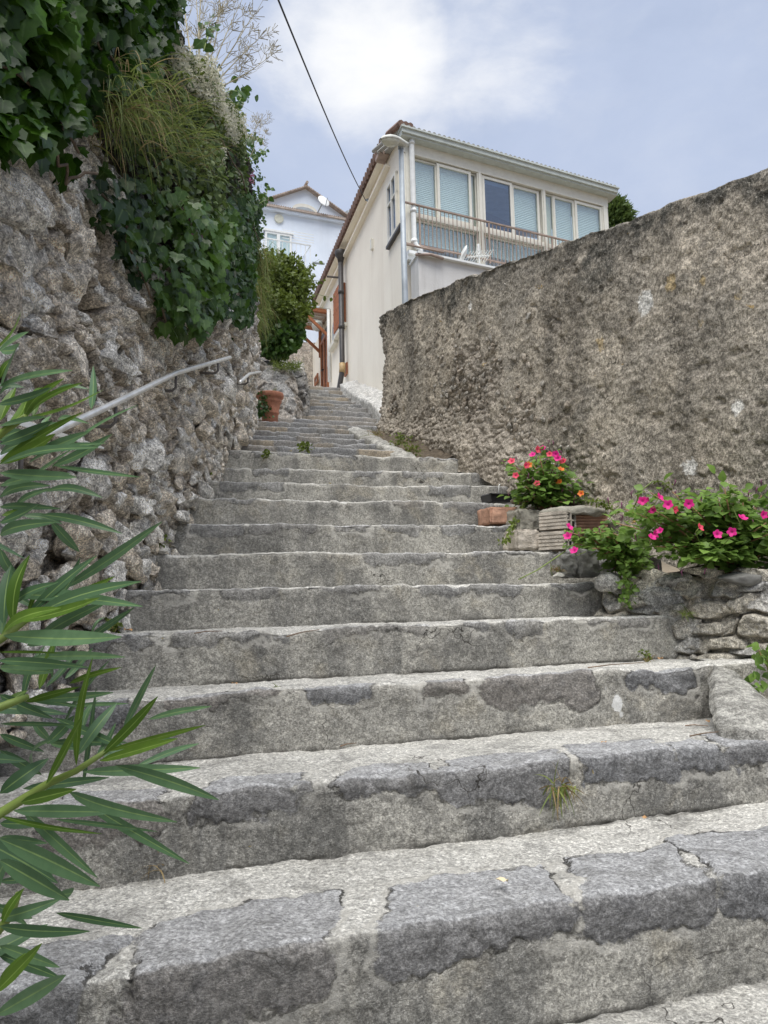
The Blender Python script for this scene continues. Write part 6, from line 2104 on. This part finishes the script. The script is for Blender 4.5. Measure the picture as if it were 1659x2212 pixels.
weed('grassy weeds along the foot of the roughcast wall', 892, 974, 6.95, 70, .14, leafn=60, lsz=.028)
weed('dry weeds at the upper end of the kerb', 815, 938, 8.4, 60, .18, (('dry_grass', .6), ('grass', .4)))
weed('brown and green weeds in the corner of the fourth step', 1395, 1424, 3.62, 26, .07, (('dry_grass', .7), ('grass', .3)), leafn=26, lsz=.018)
weed('dry weeds between the grey stone blocks', 1202, 1232, 4.25, 40, .08, (('dry_grass', .8), ('grass', .2)))
weed('small weed at the foot of the wall on the seventh step', 352, 1175, 4.02, 5, .05, leafn=26, lsz=.022)
weed('thin green weeds growing from the rocks of the planter', 1480, 1325, 3.62, 40, .07, (('grass', 1.0),), 0, .3)
weed('tiny green sprig on the tread of the third step', 598, 1484, 2.74, 12, .035, (('grass', 1.0),))

lt = random.Random(5)
spots = [(1070, 1906, 1, 'pale_leaf', .040, 'pale dry leaf lying on the lowest full step'), (512, 1481, 3, 'dry_leaf', .036, 'reddish dry leaf on the left of the third tread'),
         (1298, 1606, 2, 'dry_leaf', .022, 'small orange leaf on the right of the second tread'), (1393, 1772, 1, 'dry_leaf', .026, 'small tan leaf at the foot of the second riser'),
         (285, 1366, 4, 'dry_leaf', .05, 'dark red dry leaf by the rubble wall'), (1425, 1426, 3, 'dry_leaf', .045, 'curled brown leaf in the corner below the rock planter'),
         (1532, 1562, 2, 'dry_leaf', .028, 'dark red leaf fragment at the right end of the second tread'), (165, 1908, 1, 'pale_leaf', .035, 'tan leaf half under the oleander')]
for (px, py, d, mm, sz, lab) in spots:
    c = on_step(px, py, d)
    V, F, _m = T_OV
    ang = lt.uniform(0, 6.28); ca, sa_ = math.cos(ang), math.sin(ang)
    vv = [c + Vector(((x * ca - y * sa_) * sz, (x * sa_ + y * ca) * sz * .8, (abs(z) * 1.6 + .1 + .12 * lt.random()) * sz)) for x, y, z in V]
    tag(mk('fallen_leaf', vv, [tuple(f) for f in F], M[mm], None, None, True), lab, 'leaf', 'dry leaves fallen on the steps')
tw = [((735, 1612), (770, 1605), 2, 'short dark twig on the middle of the second tread'), ((1100, 1640), (1130, 1690), 2.0, None), ((420, 1368), (480, 1363), 4, 'thin straw lying on the left of the fourth tread'),
      ((1270, 1442), (1390, 1431), 3, 'long brown twig along the right of the third tread'), ((1480, 1567), (1530, 1568), 2, 'brown twig at the right end of the second tread'),
      ((915, 1750), (919, 1800), -2.22, 'pine needles hanging on the second riser'), ((1490, 1590), (1560, 1580), 2, 'thin red twig beside the cement apron'), ((620, 1375), (690, 1360), 4, 'pale straw on the middle of the fourth tread')]
for (a, b_, d, lab) in tw:
    if lab is None: continue
    p0, p1 = (on_step(*a, d), on_step(*b_, d)) if d > 0 else (at(*a, -d), at(*b_, -d))
    if (p1 - p0).length > .6: p1 = p0 + (p1 - p0).normalized() * .18
    m = MB(); m.tube([p0, p0.lerp(p1, .4) + Vector((0, -.004, .004)), p1], [.0026, .0022, .0012], 5)
    tag(m.build('twig', M['twig'], None), lab, 'twig', 'twigs and straws fallen on the steps')

# ------------------------------------------------------------------ oleander in the left foreground
ol = thing('oleander', (-.75, .9, EYE - 1.2), 'oleander shrub with long narrow leaves reaching in at the left edge', 'oleander')


def ole_leaf(b, t, w, sag, rollv, n=9):
    """long lance-shaped leaf from b to t with a raised midrib"""
    d = (t - b); L_ = d.length; dn = d.normalized()
    side = dn.cross(rollv).normalized(); up_ = side.cross(dn)
    V, mid = [], []
    for i in range(n + 1):
        s = i / n
        wd = w * (math.sin(math.pi * min(1, s * .93 + .05)) ** .75) * (1 - .25 * s) if 0 < i < n else w * .05
        c = b + d * s + up_ * (sag * math.sin(math.pi * s))
        for q, (x, h) in enumerate(((-1, .22), (-.5, .10), (-.05, .0), (.05, .0), (.5, .10), (1, .22))):
            V.append(c + side * (wd * x) + up_ * (wd * h)); mid.append(1.0 if q in (2, 3) else 0.0)
    F = []
    for i in range(n):
        for q in range(5):
            F.append((i * 6 + q, i * 6 + q + 1, (i + 1) * 6 + q + 1, (i + 1) * 6 + q))
    return V, F, mid


OL = {'oleander': ([], [], [], []), 'oleander_young': ([], [], [], [])}


def put_leaf(b, t, w, sag, rollv, key):
    V, F, mid = ole_leaf(b, t, w, sag, rollv)
    v, f, m_, r = OL[key]
    o_ = len(v); v += V; f += [tuple(o_ + i for i in q) for q in F]; m_ += mid; r += [random.uniform(.1, .9)] * len(V)


# leaves read off the photo: base x, y, tip x, y, half width (photo units), base depth, tip depth, young?
Z2 = lambda zx, zy: (zx * .5, 1393.5 + zy * .5)
Z1 = lambda zx, zy: (zx * .4, 597 + zy * .4)
LV = []
for (b_, t_, w, d0, d1, y_) in [
    ((200, 600), (360, 300), 26, .86, .80, 1), ((330, 520), (400, 55), 17, .86, .84, 1), ((440, 475), (682, 222), 22, .84, .80, 1), ((455, 460), (888, 346), 12, .84, .74, 1),
    ((430, 500), (768, 404), 22, .84, .76, 1), ((500, 520), (945, 668), 24, .84, .72, 0), ((360, 548), (866, 530), 22, .86, .84, 0), ((300, 636), (765, 764), 26, .86, .74, 0),
    ((90, 680), (330, 622), 22, .84, .74, 1), ((0, 738), (440, 815), 12, .86, .84, 1), ((60, 716), (500, 722), 24, .9, .88, 0), ((330, 480), (505, 250), 26, .92, .96, 0),
    ((420, 480), (500, 335), 20, .9, .98, 0), ((440, 470), (765, 404), 15, .93, 1.0, 0), ((100, 620), (470, 572), 22, .95, .95, 0), ((0, 838), (432, 1042), 36, .80, .70, 0),
    ((0, 930), (300, 1102), 38, .84, .76, 0), ((0, 945), (250, 1070), 24, .95, 1.0, 0), ((0, 1180), (265, 1095), 24, .86, .86, 0), ((0, 1215), (388, 1236), 22, .84, .76, 0),
    ((10, 1200), (105, 1050), 20, .84, .84, 1), ((0, 1300), (258, 1392), 22, .88, .80, 0), ((-20, 1500), (182, 1288), 26, .76, .72, 1), ((-20, 1600), (285, 1425), 34, .74, .66, 0),
    ((-10, 1335), (262, 1440), 20, .9, .85, 0), ((0, 640), (210, 490), 30, .9, .92, 0), ((0, 770), (195, 775), 18, .9, .9, 0), ((0, 830), (205, 856), 16, .92, .9, 0),
    ((0, 215), (232, 318), 20, .92, .90, 0), ((0, 455), (180, 560), 20, .95, .98, 0), ((0, 385), (190, 460), 16, 1.0, 1.0, 0), ((0, 340), (310, 345), 9, .98, .95, 0), ((130, 235), (345, 265), 14, .92, .9, 0),
    ((20, 300), (120, 195), 18, .92, .93, 1), ((40, 120), (370, 95), 0, .9, .86, 0), ((120, 235), (490, 205), 20, .90, .84, 0), ((110, 245), (345, 180), 14, .9, .86, 1),
    ((200, 180), (335, 15), 20, .95, 1.0, 0), ((100, 230), (195, 0), 18, .95, .98, 0), ((170, 190), (235, -20), 18, .93, .95, 1), ((300, 165), (525, 96), 12, .94, .9, 1),
    ((0, 90), (360, 90), 24, .88, .80, 0), ((0, 100), (230, 118), 22, .9, .86, 0), ((0, 30), (270, 35), 6, .9, .88, 1), ((0, 1020), (130, 1010), 14, .98, 1.0, 0), ((-10, 1130), (140, 1180), 20, .95, .95, 0), ((0, 1460), (110, 1330), 20, .8, .8, 1)]:
    if w: LV.append((*Z2(*b_), *Z2(*t_), w * .5, d0, d1, y_))
for (b_, t_, w, d0, d1, y_) in [
    ((-40, 410), (116, 190), 40, .78, .72, 1), ((-20, 420), (155, 300), 36, .80, .76, 0), ((-10, 595), (392, 508), 28, .84, .76, 0), ((-10, 690), (282, 600), 30, .84, .78, 0), ((0, 640), (130, 600), 26, .9, .9, 0),
    ((0, 780), (85, 600), 34, .86, .88, 1), ((130, 760), (345, 552), 26, .86, .82, 1), ((140, 765), (445, 575), 26, .86, .78, 1), ((120, 770), (560, 612), 20, .86, .74, 1), ((0, 805), (250, 760), 30, .86, .80, 0),
    ((0, 905), (285, 780), 40, .84, .82, 0), ((0, 1010), (300, 850), 36, .84, .80, 1), ((0, 1015), (530, 925), 32, .84, .74, 0), ((0, 1000), (445, 735), 26, .86, .8, 1), ((0, 1060), (415, 1085), 34, .84, .76, 0), ((0, 1130), (380, 1065), 34, .88, .84, 0),
    ((0, 1190), (270, 1130), 28, .9, .88, 0), ((0, 1245), (330, 1255), 22, .92, .9, 0), ((0, 1330), (210, 1230), 34, .86, .82, 0), ((0, 1395), (310, 1325), 34, .86, .80, 0), ((0, 1470), (110, 1630), 34, .88, .9, 0),
    ((20, 1880), (60, 1560), 40, .84, .86, 0), ((70, 1870), (160, 1505), 40, .82, .84, 1), ((10, 1940), (25, 1600), 30, .9, .92, 0), ((150, 1830), (522, 1508), 32, .84, .84, 0), ((155, 1840), (620, 1620), 26, .84, .78, 1), ((160, 1850), (762, 1648), 38, .84, .74, 0),
    ((100, 1860), (540, 1735), 34, .82, .74, 1), ((10, 1930), (330, 1790), 40, .8, .76, 1), ((20, 1940), (655, 1948), 42, .80, .70, 0), ((0, 1680), (110, 1650), 26, .88, .86, 1), ((0, 1745), (130, 1715), 20, .9, .9, 0), ((150, 1830), (240, 1660), 14, .86, .88, 1),
    ((60, 790), (150, 640), 34, .92, .95, 1), ((130, 760), (180, 640), 24, .9, .92, 1), ((180, 760), (230, 600), 30, .92, 1.0, 1), ((0, 550), (70, 440), 20, .88, .88, 1), ((-10, 880), (120, 830), 30, .95, .95, 0), ((0, 960), (210, 890), 26, .95, .9, 0), ((10, 1290), (190, 1240), 26, .9, .9, 1), ((-10, 2075), (480, 2112), 26, .84, .78, 0)]:
    LV.append((*Z1(*b_), *Z1(*t_), w * .4, d0, d1, y_))
for (x0, y0, x1, y1, w, d0, d1, y_) in LV:
    b_, t_ = at(x0, y0, d0), at(x1, y1, d1)
    rollv = Vector((random.uniform(-.3, .3), -1.0, random.uniform(.0, .6))).normalized()
    if random.random() < .62:
        sh_ = Vector((random.uniform(-.045, .03), random.uniform(.04, .16), random.uniform(-.05, .05)))
        tw_ = Vector((random.uniform(-.03, .03), random.uniform(-.03, .03), random.uniform(-.04, .04)))
        put_leaf(b_ + sh_, t_ + sh_ + tw_, w * d0 / 1600 * random.uniform(.8, 1.15), random.uniform(-.006, .012), Vector((random.uniform(-.5, .5), -1, random.uniform(0, .8))).normalized(), 'oleander')
    put_leaf(b_, t_, w * d0 / 1600 * random.uniform(1.0, 1.25), random.uniform(-.006, .012), rollv, 'oleander_young' if y_ else 'oleander')
# more of the shrub outside the frame, in whorls along its stems
stems = [[(-260, 1960), (0, 1757), (105, 1692), (165, 1665), (230, 1622)], [(-240, 1600), (-60, 1420), (10, 1375), (75, 1325)], [(-260, 1200), (-80, 1010), (10, 930), (55, 900)], [(-240, 2200), (-60, 2080), (25, 1975), (40, 1930)], [(-240, 1700), (-80, 1560), (20, 1520), (60, 1505)], [(-260, 2320), (-100, 2230), (-10, 2150)], [(-300, 1000), (-120, 850), (-20, 760)]]
for s_ in stems:
    m = MB()
    P_ = [at(x, y, .84 + .03 * random.random()) for x, y in s_]
    m.tube(P_, [.006, .0055, .0045, .0035, .0028][:len(P_)], 8); m.build('stem', M['green_stem'], ol, True)
    for k in range(9):
        base = P_[0].lerp(P_[1], (k // 3) / 3 + .1)
        d = Vector((random.uniform(-.8, .3), random.uniform(-.6, .8), random.uniform(-.3, .8))).normalized()
        put_leaf(base, base + d * random.uniform(.10, .16), .011, .004, Vector((random.uniform(-.4, .4), -.8, .8)).normalized(), 'oleander')
for k, s_ in enumerate(stems):
    m = MB(); p = at(*s_[0], .84); g0 = Vector((-.80 + .03 * k, .85 + .04 * (k % 3), float(stair_z(.8)) - .1))
    m.tube([g0, g0.lerp(p, .6) + Vector((-.05, 0, .05)), p], [.016, .011, .006], 7); m.build('branch', M['bark'], ol, True)
for key in OL:
    v, f, m_, r = OL[key]
    mk('leaves', v, f, M[key], ol, {'mid': m_, 'rnd': r}, True)
# ------------------------------------------------------------------ sky, sun, render
def build_world():
    w = bpy.data.worlds.new("World"); SC.world = w; w.use_nodes = True
    nt = w.node_tree
    g = G.__new__(G); g.t = nt
    bg = nt.nodes['Background']
    el, az = math.radians(68), math.radians(186)
    sky = g.n('ShaderNodeTexSky', sky_type='NISHITA', sun_disc=False, sun_elevation=el, sun_rotation=az, air_density=1.0, dust_density=2.5, ozone_density=1.5)
    tc = g.n('ShaderNodeTexCoord').outputs['Generated']
    warp = g.n('ShaderNodeVectorMath', {0: tc, 1: (1.0, 1.0, 1.9)}, operation='MULTIPLY').outputs[0]
    n1 = g.noise(2.6, 7, .58, .35, warp)
    n2 = g.noise(7.5, 6, .6, .2, warp)

    def blob(px, py, inner, outer):
        d = ray(px, py).normalized()
        dt = g.n('ShaderNodeVectorMath', {0: tc, 1: tuple(d)}, operation='DOT_PRODUCT').outputs['Value']
        return g.rng(dt, math.cos(math.radians(outer)), math.cos(math.radians(inner)))
    b = g.math('MAXIMUM', blob(800, 115, 1, 7.5), g.mul(blob(690, 90, 0, 6.5), .8))
    b = g.math('MAXIMUM', b, g.mul(blob(1070, 120, 0, 7), .62))
    b = g.math('MAXIMUM', b, g.mul(blob(900, 170, 0, 6), .55))
    dens = g.math('ADD', g.mul(b, .62), g.mul(g.math('SUBTRACT', g.math('ADD', g.mul(n1, .55), g.mul(n2, .45)), .5), 1.5))
    puff = g.rng(dens, .12, .78)
    veil = g.rng(n1, .30, .62, .72, .92)
    skyc = g.n('ShaderNodeMix', data_type='RGBA', blend_type='MULTIPLY')
    g.set(skyc.inputs[0], 1.0); g.set(skyc.inputs[6], sky.outputs[0]); g.set(skyc.inputs[7], (1.0, 1.0, 1.0))
    c = g.mix(veil, skyc.outputs[2], (3.8, 4.35, 5.6))
    c = g.mix(g.mul(g.rng(n2, .40, .66), .22), c, (4.7, 5.05, 5.8))
    c = g.mix(puff, c, (6.8, 6.85, 6.95))
    g.set(bg.inputs['Color'], c)
    bg.inputs['Strength'].default_value = 0.15
    sd = bpy.data.lights.new('sun', 'SUN'); sd.energy = 5.0; sd.angle = math.radians(55); sd.color = (1.0, .975, .93)
    so = bpy.data.objects.new('sun', sd); link(so)
    # sun_rotation is measured clockwise from +Y
    dirn = Vector((math.sin(az) * math.cos(el), math.cos(az) * math.cos(el), math.sin(el)))
    so.rotation_euler = dirn.to_track_quat('Z', 'Y').to_euler()
    so.location = dirn * 20


build_world()
SC.render.engine = 'CYCLES'
SC.cycles.use_denoising = True
SC.cycles.max_bounces = 5
SC.cycles.transparent_max_bounces = 12
SC.view_settings.view_transform = 'Standard'
SC.view_settings.look = 'None'
SC.view_settings.exposure = 0
SC.view_settings.gamma = 1
